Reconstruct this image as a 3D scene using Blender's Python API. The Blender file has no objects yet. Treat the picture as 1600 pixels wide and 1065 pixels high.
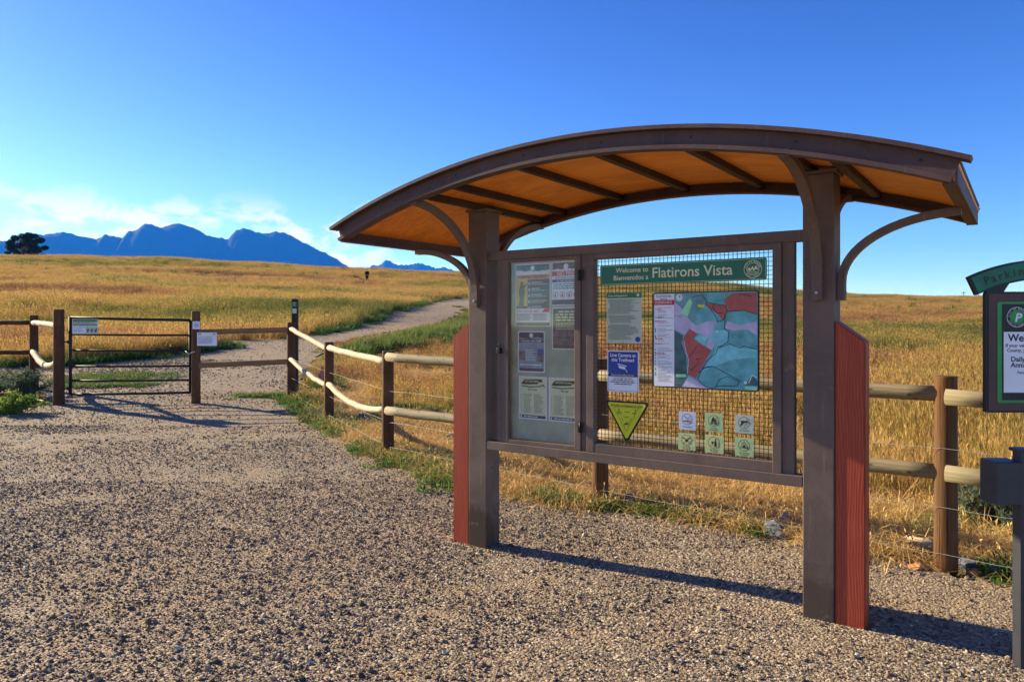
import bpy, bmesh, math, random
import numpy as np
from mathutils import Vector, Matrix, Euler
R = math.radians
random.seed(7); rng = np.random.default_rng(7)
S = bpy.context.scene
COL = S.collection

# ------------------------------------------------------------------ camera, world, sun, exposure
F, HY, CZ = 1150.0, 508.0, 1.6          # focal length and horizon row in photo pixels, eye height
cam_d = bpy.data.cameras.new('camera'); cam = bpy.data.objects.new('camera', cam_d); COL.objects.link(cam)
cam.location = (0, 0, CZ); cam.rotation_euler = (R(90), 0, 0)
cam_d.sensor_width = 36; cam_d.lens = 36 * F / 1600
cam_d.shift_y = -(532.5 - HY) / 1600
cam_d.clip_start = .05; cam_d.clip_end = 30000
S.camera = cam

SUN_EL, SUN_AZ = R(22), R(-60)          # low sun, ahead and to the left
world = bpy.data.worlds.new('World'); S.world = world; world.use_nodes = True
nt = world.node_tree; N = nt.nodes; Lk = nt.links
N.clear()
def wn(t, **k):
    n = N.new(t)
    for a, b in k.items(): setattr(n, a, b)
    return n
out = wn('ShaderNodeOutputWorld'); bg = wn('ShaderNodeBackground'); bg.inputs[1].default_value = .0345
sky = wn('ShaderNodeTexSky', sky_type='NISHITA', sun_disc=False, sun_elevation=SUN_EL, sun_rotation=SUN_AZ, altitude=1700, air_density=.9, dust_density=.4, ozone_density=2.5)
hs = wn('ShaderNodeHueSaturation'); hs.inputs['Saturation'].default_value = 1.06; hs.inputs['Hue'].default_value = .513
gm = wn('ShaderNodeGamma'); gm.inputs[1].default_value = 1.55; Lk.new(sky.outputs[0], gm.inputs[0]); Lk.new(gm.outputs[0], hs.inputs['Color'])
tc = wn('ShaderNodeTexCoord'); mp = wn('ShaderNodeMapping'); mp.inputs['Scale'].default_value = (15, 15, 30); mp.inputs['Location'].default_value = (1.3, .4, .2)
ns = wn('ShaderNodeTexNoise'); ns.inputs['Scale'].default_value = 1.0; ns.inputs['Detail'].default_value = 9; ns.inputs['Roughness'].default_value = .62; ns.inputs['Distortion'].default_value = .35
Lk.new(tc.outputs['Generated'], mp.inputs[0]); Lk.new(mp.outputs[0], ns.inputs['Vector'])
rp = wn('ShaderNodeMapRange'); rp.inputs[1].default_value = .47; rp.inputs[2].default_value = .58; Lk.new(ns.outputs[0], rp.inputs[0])
sx = wn('ShaderNodeSeparateXYZ'); Lk.new(tc.outputs['Generated'], sx.inputs[0])
el = wn('ShaderNodeMapRange', interpolation_type='SMOOTHERSTEP'); el.inputs[1].default_value = .115; el.inputs[2].default_value = .18; el.inputs[3].default_value = 1; el.inputs[4].default_value = 0; Lk.new(sx.outputs[2], el.inputs[0])
az = wn('ShaderNodeMapRange', interpolation_type='SMOOTHERSTEP'); az.inputs[1].default_value = -.26; az.inputs[2].default_value = .0; az.inputs[3].default_value = 1; az.inputs[4].default_value = 0; Lk.new(sx.outputs[0], az.inputs[0])
m1 = wn('ShaderNodeMath', operation='MULTIPLY'); m2 = wn('ShaderNodeMath', operation='MULTIPLY'); m3 = wn('ShaderNodeMath', operation='MULTIPLY'); m3.inputs[1].default_value = .85
Lk.new(rp.outputs[0], m1.inputs[0]); Lk.new(el.outputs[0], m1.inputs[1]); Lk.new(m1.outputs[0], m2.inputs[0]); Lk.new(az.outputs[0], m2.inputs[1]); Lk.new(m2.outputs[0], m3.inputs[0])
mx = wn('ShaderNodeMix', data_type='RGBA'); mx.inputs[7].default_value = (13.5, 13.0, 13.2, 1)
Lk.new(m3.outputs[0], mx.inputs[0]); Lk.new(hs.outputs[0], mx.inputs[6]); Lk.new(mx.outputs[2], bg.inputs[0]); Lk.new(bg.outputs[0], out.inputs[0])

sd = bpy.data.lights.new('sun', 'SUN'); sd.energy = 4.4; sd.angle = R(.55); sd.color = (1, .88, .70)
so = bpy.data.objects.new('sun', sd); COL.objects.link(so)
sdir = Vector((math.sin(SUN_AZ) * math.cos(SUN_EL), math.cos(SUN_AZ) * math.cos(SUN_EL), math.sin(SUN_EL)))
so.rotation_euler = sdir.to_track_quat('Z', 'Y').to_euler(); so.location = (-20, 12, 18)
vs = S.view_settings; vs.view_transform = 'Standard'; vs.look = 'None'; vs.gamma = 1; vs.use_curve_mapping = False
vs.exposure = 1.62
S.render.engine = 'CYCLES'
S.cycles.max_bounces = 6; S.cycles.diffuse_bounces = 3; S.cycles.transparent_max_bounces = 12; S.cycles.volume_bounces = 0

# ------------------------------------------------------------------ terrain
def _tab():
    d = np.array([-400, 8, 12, 15, 20, 28, 40, 60, 96, 120, 140, 155, 175, 200, 300, 600, 9000.])
    z = np.array([0, 0, .003, .013, .035, .085, .17, .31, .55, .8, 1, 1.02, .98, .9, .5, 0, -1.])
    q = np.linspace(0, 260, 1301); v = np.interp(q, d, z)
    k = np.ones(21) / 21; v2 = np.convolve(np.pad(v, 10, 'edge'), k, 'valid')
    return d, z, q, v2
_d, _z, _q, _v = _tab()
EU = np.array([-3, -.696, -.478, -.348, -.222, -.057, .112, .295, .354, .39, .435, .64, 3])
EV = np.array([.094, .094, .092, .085, .078, .0696, .0626, .0548, .048, .0445, .0426, .0417, .0415])
def hgt(x, y):
    x = np.asarray(x, float); y = np.asarray(y, float)
    u = np.clip(x / np.maximum(y, 4.), -2.5, 2.5)
    A = 1.6 + (np.interp(u, EU, EV) - .0028) * 145
    Z = np.where(y < 250, np.interp(y, _q, _v), np.interp(y, _d, _z))
    w = np.clip((y - 9) / 30, 0, 1)
    und = (np.sin(x * .31 + y * .11) * .10 + np.sin(x * .13 - y * .23 + 1) * .14 + np.sin(x * .9 + 2.1) * np.sin(y * .7) * .03) * w
    far = np.clip((y - 90) / 60, 0, 1) * np.clip((200 - y) / 30, 0, 1)
    und = und + far * (np.sin(x * .045 + 1) * .35 + np.sin(x * .11 + 2) * .18)
    lot = .012 * np.sin(x * 1.3 + y * .4) * np.sin(y * 1.1 - x * .5)
    return A * Z + und + lot
def h1(x, y): return float(hgt(x, y))
def gp(px, py):
    """world point on the terrain seen at photo pixel"""
    dx, dz = (px - 800) / F, (HY - py) / F
    t = np.linspace(1.0, 240, 24000); g = CZ + dz * t - hgt(dx * t, t)
    i = np.argmax(g < 0)
    if g[i] >= 0: i = len(t) - 1
    return Vector((dx * t[i], t[i], h1(dx * t[i], t[i])))
def at(px, py, Y): return Vector(((px - 800) / F * Y, Y, CZ + (HY - py) / F * Y))
def proj(x, y, z):
    yy = np.maximum(y, .1)
    return 800 + F * x / yy, HY + (CZ - z) * F / yy
def inpoly(x, y, P):
    x = np.asarray(x); y = np.asarray(y); r = np.zeros(x.shape, bool); n = len(P)
    for i in range(n):
        x0, y0 = P[i]; x1, y1 = P[(i + 1) % n]
        if y0 == y1: continue
        c = ((y0 > y) != (y1 > y)) & (x < (x1 - x0) * (y - y0) / (y1 - y0) + x0)
        r ^= c
    return r
def wpoly(pts): return [tuple(gp(*p)[:2]) for p in pts]
LOT = [(-14, 13.2)] + wpoly([(-60, 652), (0, 646), (40, 640), (92, 628), (120, 612), (306, 612), (455, 612), (462, 632), (492, 657), (514, 668), (560, 692), (606, 716), (660, 738),
       (714, 757), (800, 777), (870, 790), (938, 796), (1010, 802), (1090, 818), (1170, 834), (1240, 848), (1350, 868), (1420, 884), (1478, 893), (1540, 905), (1600, 918)]) + [(4.6, 2.6), (7, .2), (11, -3), (11, -12), (-14, -12)]
TRAIL = [(-16, 26)] + wpoly([(-80, 577), (0, 573), (110, 568), (200, 562), (290, 551), (335, 545), (350, 532), (450, 529), (500, 519), (560, 507), (610, 491), (650, 476), (690, 468.5), (735, 465), (790, 464)]) + \
        wpoly([(790, 475), (735, 484), (718, 491), (690, 502), (640, 513), (590, 521), (545, 529), (520, 539), (497, 556), (478, 580), (466, 605), (462, 632), (400, 640), (92, 640), (60, 612), (0, 600), (-80, 600)])
def grav(x, y): return inpoly(x, y, LOT) | inpoly(x, y, TRAIL)

# ------------------------------------------------------------------ mesh helpers
def tag(o, label=None, cat=None, group=None, kind=None):
    if label: o['label'] = label
    if cat: o['category'] = cat
    if group: o['group'] = group
    if kind: o['kind'] = kind
    return o
def empty(name, loc=(0, 0, 0), rz=0, **k):
    o = bpy.data.objects.new(name, None); COL.objects.link(o); o.location = loc; o.rotation_euler = (0, 0, rz); o.empty_display_size = .1
    return tag(o, **k)
class MB:
    def __init__(s): s.v = []; s.f = []; s.sm = []; s.uv = []
    def add(s, vs, fs, smooth=False, uvs=None):
        b = len(s.v); s.v += [tuple(p) for p in vs]
        for i, f in enumerate(fs):
            s.f.append(tuple(b + k for k in f)); s.sm.append(smooth if not isinstance(smooth, list) else smooth[i])
            s.uv.append(uvs[i] if uvs else [(0, 0)] * len(f))
    def box(s, x0, x1, y0, y1, z0, z1, bev=0):
        if bev:
            bm = bmesh.new(); bmesh.ops.create_cube(bm, size=1)
            for p in bm.verts: p.co = Vector(((x0 + x1) / 2 + p.co.x * (x1 - x0), (y0 + y1) / 2 + p.co.y * (y1 - y0), (z0 + z1) / 2 + p.co.z * (z1 - z0)))
            bmesh.ops.bevel(bm, geom=bm.edges[:], offset=bev, segments=2, affect='EDGES', profile=.5)
            s.bm(bm); return s
        v = [(x, y, z) for z in (z0, z1) for y in (y0, y1) for x in (x0, x1)]
        s.add(v, [(0, 2, 3, 1), (4, 5, 7, 6), (0, 1, 5, 4), (2, 6, 7, 3), (0, 4, 6, 2), (1, 3, 7, 5)]); return s
    def bm(s, bm, smooth=False):
        bm.verts.index_update()
        s.add([p.co[:] for p in bm.verts], [[q.index for q in f.verts] for f in bm.faces], smooth); bm.free()
    def sweep(s, path, prof, up=Vector((0, 0, 1)), smooth=False, closed=True):
        """prof: list of (side, up) points swept along the path"""
        path = [Vector(p) for p in path]; n = len(path); m = len(prof); vs = []; L = 0; Ls = []
        for i, p in enumerate(path):
            t = (path[min(i + 1, n - 1)] - path[max(i - 1, 0)]).normalized()
            sd = t.cross(up).normalized(); u2 = sd.cross(t)
            if i: L += (p - path[i - 1]).length
            Ls.append(L)
            vs += [p + sd * a + u2 * b for a, b in prof]
        fs = []; uv = []
        for i in range(n - 1):
            for j in range(m):
                k = (j + 1) % m
                fs.append((i * m + j, i * m + k, (i + 1) * m + k, (i + 1) * m + j)); uv.append([(j / m, Ls[i]), ((j + 1) / m, Ls[i]), ((j + 1) / m, Ls[i + 1]), (j / m, Ls[i + 1])])
        sm = [smooth] * len(fs)
        fs += [tuple(range(m))[::-1], tuple((n - 1) * m + j for j in range(m))]; sm += [False, False]
        uv += [[(.5 + p[0] * 3, .5 + p[1] * 3) for p in prof][::-1], [(.5 + p[0] * 3, .5 + p[1] * 3) for p in prof]]
        s.add(vs, fs, sm, uv); return s
    def tube(s, path, r, seg=12, r2=None, jit=0, up=None):
        path = [Vector(p) for p in path]; n = len(path); r2 = r if r2 is None else r2
        t0 = (path[-1] - path[0]).normalized(); up = up or (Vector((0, 0, 1)) if abs(t0.z) < .9 else Vector((0, 1, 0)))
        vs = []; L = 0; Ls = []; off = [random.uniform(-1, 1) for _ in range(seg)]
        for i, p in enumerate(path):
            t = (path[min(i + 1, n - 1)] - path[max(i - 1, 0)]).normalized(); sd = t.cross(up).normalized(); u2 = sd.cross(t)
            if i: L += (p - path[i - 1]).length
            Ls.append(L); rr = r + (r2 - r) * i / max(n - 1, 1)
            for j in range(seg):
                a = 2 * math.pi * j / seg; q = rr * (1 + jit * (off[j] + random.uniform(-.6, .6)))
                vs.append(p + sd * math.cos(a) * q + u2 * math.sin(a) * q)
        fs = []; uv = []
        for i in range(n - 1):
            for j in range(seg):
                k = (j + 1) % seg
                fs.append((i * seg + j, (i + 1) * seg + j, (i + 1) * seg + k, i * seg + k)); uv.append([(j / seg, Ls[i]), (j / seg, Ls[i + 1]), ((j + 1) / seg, Ls[i + 1]), ((j + 1) / seg, Ls[i])])
        sm = [True] * len(fs); c = [(.5 + .3 * math.cos(2 * math.pi * j / seg), -5 + .05 * math.sin(2 * math.pi * j / seg)) for j in range(seg)]
        fs += [tuple(range(seg)), tuple((n - 1) * seg + j for j in range(seg))[::-1]]; sm += [False, False]; uv += [c, c[::-1]]
        s.add(vs, fs, sm, uv); return s
    def poly(s, pts, y, thick=0):
        """flat polygon in the x-z plane facing -y (a sign's front)"""
        n = len(pts); a = sum(pts[i][0] * pts[(i + 1) % n][1] - pts[(i + 1) % n][0] * pts[i][1] for i in range(n))
        if a < 0: pts = pts[::-1]
        if not thick: s.add([(p[0], y, p[1]) for p in pts], [tuple(range(n))])
        else:
            v = [(p[0], y, p[1]) for p in pts] + [(p[0], y + thick, p[1]) for p in pts]
            s.add(v, [tuple(range(n)), tuple(range(2 * n - 1, n - 1, -1))] + [(i, n + i, n + (i + 1) % n, (i + 1) % n) for i in range(n)])
        return s
    def rrect(s, x0, x1, z0, z1, y, r=.01, thick=0):
        pts = []
        for cx, cz, a0 in ((x1 - r, z0 + r, -90), (x1 - r, z1 - r, 0), (x0 + r, z1 - r, 90), (x0 + r, z0 + r, 180)):
            for k in range(5): a = R(a0 + k * 22.5); pts.append((cx + r * math.cos(a), cz + r * math.sin(a)))
        return s.poly(pts, y, thick)
    def disc(s, cx, cz, r, y, n=24, thick=0, sx=1): return s.poly([(cx + sx * r * math.cos(2 * math.pi * k / n), cz + r * math.sin(2 * math.pi * k / n)) for k in range(n)], y, thick)
    def ring(s, cx, cz, r, w, y, n=28, sx=1):
        for k in range(n):
            a, b = 2 * math.pi * k / n, 2 * math.pi * (k + 1) / n
            s.poly([(cx + sx * q * math.cos(t), cz + q * math.sin(t)) for q, t in ((r - w, a), (r, a), (r, b), (r - w, b))], y)
        return s
    def line(s, pts, w, y):
        for (a, b), (c, d) in zip(pts[:-1], pts[1:]):
            l = math.hypot(c - a, d - b) or 1; nx, nz = -(d - b) / l * w / 2, (c - a) / l * w / 2; ex, ez = (c - a) / l * w * .3, (d - b) / l * w * .3
            s.poly([(a - ex + nx, b - ez + nz), (a - ex - nx, b - ez - nz), (c + ex - nx, d + ez - nz), (c + ex + nx, d + ez + nz)], y)
        return s
    def build(s, name, mat, parent=None, loc=None, rot=None):
        me = bpy.data.meshes.new(name); me.from_pydata(s.v, [], s.f)
        me.polygons.foreach_set('use_smooth', s.sm)
        ul = me.uv_layers.new(name='UVMap'); flat = [c for f in s.uv for p in f for c in p]
        if len(flat) == 2 * len(me.loops): ul.data.foreach_set('uv', flat)
        me.materials.append(mat); me.update()
        o = bpy.data.objects.new(name, me); COL.objects.link(o)
        if parent: o.parent = parent
        if loc is not None: o.location = loc
        if rot is not None: o.rotation_euler = rot
        return o
def npmesh(name, V, Fc, mat, smooth=False, link=True, attrs=None):
    me = bpy.data.meshes.new(name); V = np.asarray(V, 'f4').reshape(-1, 3); Fc = np.asarray(Fc, 'i4')
    me.vertices.add(len(V)); me.vertices.foreach_set('co', V.ravel()); k = Fc.shape[1]
    me.loops.add(Fc.size); me.loops.foreach_set('vertex_index', Fc.ravel()); me.polygons.add(len(Fc))
    me.polygons.foreach_set('loop_start', np.arange(len(Fc), dtype='i4') * k); me.polygons.foreach_set('loop_total', np.full(len(Fc), k, 'i4'))
    if smooth: me.polygons.foreach_set('use_smooth', np.ones(len(Fc), bool))
    for nme, arr in (attrs or {}).items():
        a = me.attributes.new(nme, 'FLOAT', 'POINT'); a.data.foreach_set('value', np.asarray(arr, 'f4'))
    me.update(calc_edges=True); me.materials.append(mat)
    o = bpy.data.objects.new(name, me)
    if link: COL.objects.link(o)
    return o
def text(mb, s, x, z, size, y, align='LEFT', bold=0, sx=1, ang=0, shear=0):
    """letters as flat faces on the sign plane; x,z of the baseline"""
    c = bpy.data.curves.new('t', 'FONT'); c.body = s; c.size = size; c.align_x = align; c.offset = bold * size; c.resolution_u = 3; c.fill_mode = 'FRONT'; c.shear = shear
    o = bpy.data.objects.new('t', c); COL.objects.link(o); bpy.context.view_layer.update()
    me = bpy.data.meshes.new_from_object(o.evaluated_get(bpy.context.evaluated_depsgraph_get()))
    ca, sa = math.cos(ang), math.sin(ang)
    vs = [(x + (p.co.x * sx) * ca - p.co.y * sa, y, z + (p.co.x * sx) * sa + p.co.y * ca) for p in me.vertices]
    mb.add(vs, [tuple(f.vertices) for f in me.polygons])
    bpy.data.objects.remove(o); bpy.data.meshes.remove(me); bpy.data.curves.remove(c)
def ringtext(mb, s, cx, cz, r, size, y, a0, a1, flip=False, bold=.01, sx=1):
    n = len(s)
    for i, ch in enumerate(s):
        if ch == ' ': continue
        a = R(a0 + (a1 - a0) * i / max(n - 1, 1))
        text(mb, ch, cx + sx * r * math.cos(a), cz + r * math.sin(a), size, y, 'CENTER', bold, ang=(a - math.pi / 2) if not flip else a + math.pi / 2)
def bars(mb, x0, x1, z, h, y, rag=.3, gap=None):
    """one line of small print as word-length strokes"""
    x = x0; end = x1 - random.uniform(0, rag) * (x1 - x0)
    while x < end:
        w = min(random.uniform(1.2, 4.5) * h * 1.3, end - x)
        mb.poly([(x, z), (x + w, z), (x + w, z + h), (x, z + h)], y); x += w + h * .8

# ------------------------------------------------------------------ materials
class Mat:
    def __init__(s, name, rough=.6, spec=.3, metal=0):
        s.m = bpy.data.materials.new(name); s.m.use_nodes = True; s.t = s.m.node_tree; s.n = s.t.nodes; s.l = s.t.links
        s.b = s.n['Principled BSDF']; s.b.inputs['Roughness'].default_value = rough; s.b.inputs['Specular IOR Level'].default_value = spec; s.b.inputs['Metallic'].default_value = metal
        s.out = s.n['Material Output']
    def N(s, t, ins=None, **k):
        n = s.n.new(t)
        for a, b in k.items(): setattr(n, a, b)
        for a, b in (ins or {}).items():
            if isinstance(b, bpy.types.NodeSocket): s.l.new(b, n.inputs[a])
            else: n.inputs[a].default_value = b
        return n
    def coord(s, kind='Object', scale=(1, 1, 1), loc=(0, 0, 0)):
        tcn = s.N('ShaderNodeTexCoord'); return s.N('ShaderNodeMapping', {0: tcn.outputs[kind], 'Scale': scale, 'Location': loc}).outputs[0]
    def pos(s, scale=(1, 1, 1)):
        g = s.N('ShaderNodeNewGeometry'); return s.N('ShaderNodeMapping', {0: g.outputs['Position'], 'Scale': scale}).outputs[0]
    def noise(s, v, sc, det=4, rough=.55, dist=0): return s.N('ShaderNodeTexNoise', {'Vector': v, 'Scale': sc, 'Detail': det, 'Roughness': rough, 'Distortion': dist}).outputs[0]
    def ramp(s, f, stops, interp='LINEAR'):
        n = s.N('ShaderNodeValToRGB', {0: f}); n.color_ramp.interpolation = interp; e = n.color_ramp.elements
        while len(e) < len(stops): e.new(.5)
        for i, (p, c) in enumerate(stops): e[i].position = p; e[i].color = (*c, 1) if len(c) == 3 else c
        return n.outputs[0]
    def mix(s, f, a, b, mode='MIX'):
        n = s.N('ShaderNodeMix', data_type='RGBA', blend_type=mode)
        for i, x in ((0, f), (6, a), (7, b)):
            if isinstance(x, bpy.types.NodeSocket): s.l.new(x, n.inputs[i])
            else: n.inputs[i].default_value = x if i == 0 else (*x, 1)
        return n.outputs[2]
    def math(s, op, a, b=0):
        n = s.N('ShaderNodeMath', operation=op)
        for i, x in ((0, a), (1, b)):
            if isinstance(x, bpy.types.NodeSocket): s.l.new(x, n.inputs[i])
            else: n.inputs[i].default_value = x
        return n.outputs[0]
    def rng(s, f, a, b, c=0, d=1): return s.N('ShaderNodeMapRange', {0: f, 1: a, 2: b, 3: c, 4: d}).outputs[0]
    def col(s, c): s.l.new(c, s.b.inputs['Base Color']); return s
    def rough(s, c): s.l.new(c, s.b.inputs['Roughness']); return s
    def bump(s, h, st=.3, dist=.01):
        n = s.N('ShaderNodeBump', {'Height': h, 'Strength': st, 'Distance': dist}); s.l.new(n.outputs[0], s.b.inputs['Normal']); return s
def flat(name, c, rough=.5, spec=.3, var=.12, sc=18):
    M = Mat(name, rough, spec); n = M.noise(M.coord('Object'), sc, 5)
    return M.col(M.mix(M.rng(n, .3, .7), tuple(x * (1 - var) for x in c), tuple(min(1, x * (1 + var)) for x in c))).m
MT = {}
def metal_brown(name, c1, c2, c3):
    M = Mat(name, .6, .3); v = M.coord('Object'); a = M.noise(v, 3.5, 8, .65, .4); b = M.noise(v, 60, 3); s = M.noise(M.coord('Object', (28, 28, 1.3)), 2, 5, .6)
    c = M.mix(M.rng(a, .32, .7), c1, c2); c = M.mix(M.rng(s, .6, .78, 0, .55), c, c3); c = M.mix(M.rng(b, .66, .8, 0, .5), c, c3)
    zz = M.N('ShaderNodeSeparateXYZ', {0: M.coord('Object')}).outputs[2]; dz = M.math('ADD', zz, M.math('MULTIPLY', M.noise(v, 9, 5, .7), -.5))
    c = M.mix(M.rng(dz, .06, -.06, 0, .85), c, (.045, .029, .019)); e_ = M.noise(v, 1.3, 6, .7, 1.0); c = M.mix(M.rng(e_, .56, .60, 0, .45), c, c1); c = M.mix(M.rng(M.noise(v, 2.2, 9, .75, 1.5), .60, .66, 0, .38), c, c3)
    M.col(c); M.rough(M.rng(a, .2, .8, .5, .75)); M.bump(M.math('ADD', M.math('MULTIPLY', b, .6), a), .2, .005); return M.m
MT['steel'] = metal_brown('brown_painted_steel', (.108, .075, .060), (.178, .126, .100), (.33, .24, .19))
MT['purlin'] = metal_brown('shaded_brown_steel', (.03, .018, .015), (.055, .034, .028), (.12, .08, .06))  # brown steel with the shade under the roof put into its colour
MT['steel_roof'] = metal_brown('dark_brown_painted_steel', (.070, .038, .034), (.120, .072, .064), (.22, .15, .12))
MT['gate'] = metal_brown('black_gate_tube', (.014, .011, .010), (.026, .021, .018), (.05, .04, .03))
def board(name, cs):
    M = Mat(name, .55, .35); w = M.coord('Object', (1, 1, .075)); d = M.noise(w, 5.5, 3, .5, .2)
    v = M.N('ShaderNodeMix', {0: .055, 4: w, 5: M.N('ShaderNodeTexNoise', {'Vector': M.coord('Object', (2, 2, 1.0)), 'Scale': 3.0}).outputs['Color']}, data_type='VECTOR').outputs[1]
    g = M.N('ShaderNodeTexWave', {'Vector': v, 'Scale': 21, 'Distortion': 2.4, 'Detail': 5, 'Detail Scale': 1.6, 'Detail Roughness': .6}, wave_type='BANDS', bands_direction='X').outputs['Fac']
    f = M.noise(M.coord('Object', (90, 90, 3)), 1.5, 5, .6)
    c = M.mix(M.rng(g, -.5, 1.1), cs[0], cs[1]); c = M.mix(M.rng(f, .5, .8, 0, .6), c, cs[2]); c = M.mix(M.rng(d, .5, .75, 0, .45), c, cs[0])
    M.col(c); M.bump(M.math('ADD', M.math('MULTIPLY', g, .5), f), .18, .002); return M.m
MT['redwood'] = board('red_stained_board', ((.20, .028, .012), (.42, .060, .024), (.58, .15, .07)))
def ply():
    M = Mat('orange_plywood', .5, .35); n = M.noise(M.coord('Object', (1.2, 22, 22)), 1.6, 5, .6, .5); b = M.noise(M.coord('Object', (1, 2, 2)), 2.2, 3)
    c = M.mix(M.rng(n, .3, .72), (.70, .19, .02), (.98, .37, .045)); c = M.mix(M.rng(b, .55, .75, 0, .5), c, (.42, .11, .015)); M.col(c); M.bump(n, .15, .003); return M.m
MT['ply'] = ply()
def log(name, c1, c2, c3, knots=None, bs=.6):
    M = Mat(name, .75, .2); tcn = M.N('ShaderNodeTexCoord'); uv = M.N('ShaderNodeMapping', {0: tcn.outputs['UV'], 'Scale': (14, 1.6, 1)}).outputs[0]
    g = M.noise(uv, 1.6, 7, .65, .5); cr = M.noise(M.N('ShaderNodeMapping', {0: tcn.outputs['UV'], 'Scale': (26, 1.0, 1)}).outputs[0], 1.5, 3, .5)
    b = M.noise(tcn.outputs['Object'], 2.3, 4)
    c = M.mix(M.rng(g, .3, .7), c1, c2); c = M.mix(M.rng(b, .45, .7, 0, .6), c, c3); c = M.mix(M.rng(cr, .66, .7, 0, .85), c, tuple(x * .25 for x in c1))
    if knots:
        k = M.N('ShaderNodeTexVoronoi', {'Vector': M.N('ShaderNodeMapping', {0: tcn.outputs['UV'], 'Scale': (5, 9, 1)}).outputs[0], 'Scale': 1.0, 'Randomness': 1.0}).outputs['Distance']
        c = M.mix(M.rng(k, .14, .22, .9, 0), c, knots)
    M.col(c); M.bump(M.math('SUBTRACT', g, M.rng(cr, .62, .7)), bs, .006); return M.m
MT['post'] = log('brown_log_post', (.045, .018, .008), (.115, .052, .022), (.17, .08, .03))
MT['post_w'] = log('weathered_orange_post', (.06, .025, .010), (.18, .082, .030), (.11, .065, .032))
MT['rail'] = log('weathered_log_rail', (.15, .12, .075), (.33, .27, .17), (.18, .17, .10), (.10, .07, .04))
MT['rail_p'] = log('pale_peeled_log', (.38, .285, .175), (.62, .50, .34), (.44, .32, .19), (.07, .05, .04), .35)
MT['rail_b'] = log('brown_squared_rail', (.16, .08, .035), (.32, .17, .07), (.22, .13, .07))
MT['marker'] = flat('dark_marker_post', (.028, .024, .02), .6, .25, .3)
MT['black'] = flat('black_plastic', (.012, .012, .013), .45, .3, .2)
MT['ink'] = flat('black_print', (.02, .02, .022), .5, .3, .1)
MT['ink2'] = flat('grey_print', (.13, .14, .13), .5, .3, .1)
MT['white'] = flat('white_print', (.72, .72, .74), .5, .3, .04)
MT['wsign'] = flat('white_sign_face', (.76, .78, .84), .45, .4, .06, 6)
MT['green'] = flat('green_sign_face', (.014, .145, .075), .4, .4, .1, 4)
MT['green2'] = flat('bright_green_border', (.012, .27, .05), .4, .4, .08)
MT['green3'] = flat('dull_green_band', (.012, .16, .085), .45, .3, .25, 9)
MT['cream'] = flat('cream_print', (.66, .72, .48), .5, .3, .06)
MT['pale'] = flat('pale_green_notice', (.50, .58, .43), .5, .3, .08, 5)
MT['paleg'] = flat('light_green_plate', (.36, .52, .27), .45, .3, .12, 9)
MT['paley'] = flat('yellow_green_plate', (.46, .56, .26), .45, .3, .12, 9)
MT['paleb'] = flat('light_grey_plate', (.38, .48, .42), .45, .3, .12, 9)
MT['plateb'] = flat('bluish_white_plate', (.47, .56, .74), .45, .3, .08, 9)
MT['blue'] = flat('deep_blue_print', (.012, .045, .30), .4, .35, .08)
MT['navy'] = flat('navy_print', (.03, .04, .10), .45, .3, .1)
MT['yellow'] = flat('yellow_sign_face', (.60, .62, .015), .4, .4, .1, 5)
MT['red'] = flat('red_print', (.55, .02, .03), .45, .3, .1)
MT['orange'] = flat('orange_print', (.75, .28, .04), .5, .3, .15)
MT['backing'] = flat('grey_green_pinboard', (.36, .43, .34), .8, .1, .18, 10)
MT['teal'] = flat('teal_map_area', (.13, .42, .45), .45, .3, .28, 14)
MT['teal2'] = flat('light_teal_map_area', (.20, .60, .66), .45, .3, .2, 16)
MT['tealg'] = flat('grey_teal_map_area', (.14, .34, .36), .45, .3, .3, 12)
MT['mred'] = flat('brick_red_map_area', (.42, .10, .09), .45, .3, .14, 20)
MT['lav'] = flat('lavender_map_area', (.50, .46, .66), .45, .3, .16, 16)
MT['mdark'] = flat('dark_map_area', (.06, .13, .135), .45, .3, .35, 14)
MT['mgreen'] = flat('mint_map_area', (.35, .75, .45), .45, .3, .1)
MT['galv'] = flat('galvanised_steel', (.42, .42, .42), .4, .6, .2, 30)
MT['khaki'] = flat('grey_poster_paper', (.085, .09, .085), .5, .3, .3, 22)
MT['photo'] = flat('photo_print', (.16, .13, .15), .5, .3, .75, 55)
MT['cloth'] = flat('black_clothing', (.012, .013, .017), .9, .05, .2)
MT['skin'] = flat('skin', (.35, .19, .13), .6, .3, .05)
MT['hair'] = flat('dark_hair', (.02, .014, .01), .8, .1, .2)
MT['fur'] = flat('dark_brown_fur', (.03, .02, .012), .9, .05, .4, 12)
MT['boxgrey'] = flat('slate_grey_metal', (.028, .030, .040), .45, .4, .2, 8)
def glass():
    M = Mat('case_glass'); g = M.N('ShaderNodeBsdfGlossy', {'Color': (1, 1, 1, 1), 'Roughness': .04}); t = M.N('ShaderNodeBsdfTransparent', {'Color': (.98, .99, .98, 1)})
    d = M.N('ShaderNodeBsdfDiffuse', {'Color': (.6, .6, .58, 1)}); f = M.N('ShaderNodeFresnel', {'IOR': 1.5}).outputs[0]
    ms = M.N('ShaderNodeMixShader', {0: M.math('MULTIPLY', f, .5), 1: t.outputs[0], 2: g.outputs[0]}); dn = M.noise(M.coord('Object'), 5, 6)
    m2_ = M.N('ShaderNodeMixShader', {0: M.rng(dn, .3, .8, .0, .03), 1: ms.outputs[0], 2: d.outputs[0]}); M.l.new(m2_.outputs[0], M.out.inputs[0]); return M.m
MT['glass'] = glass()

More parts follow.
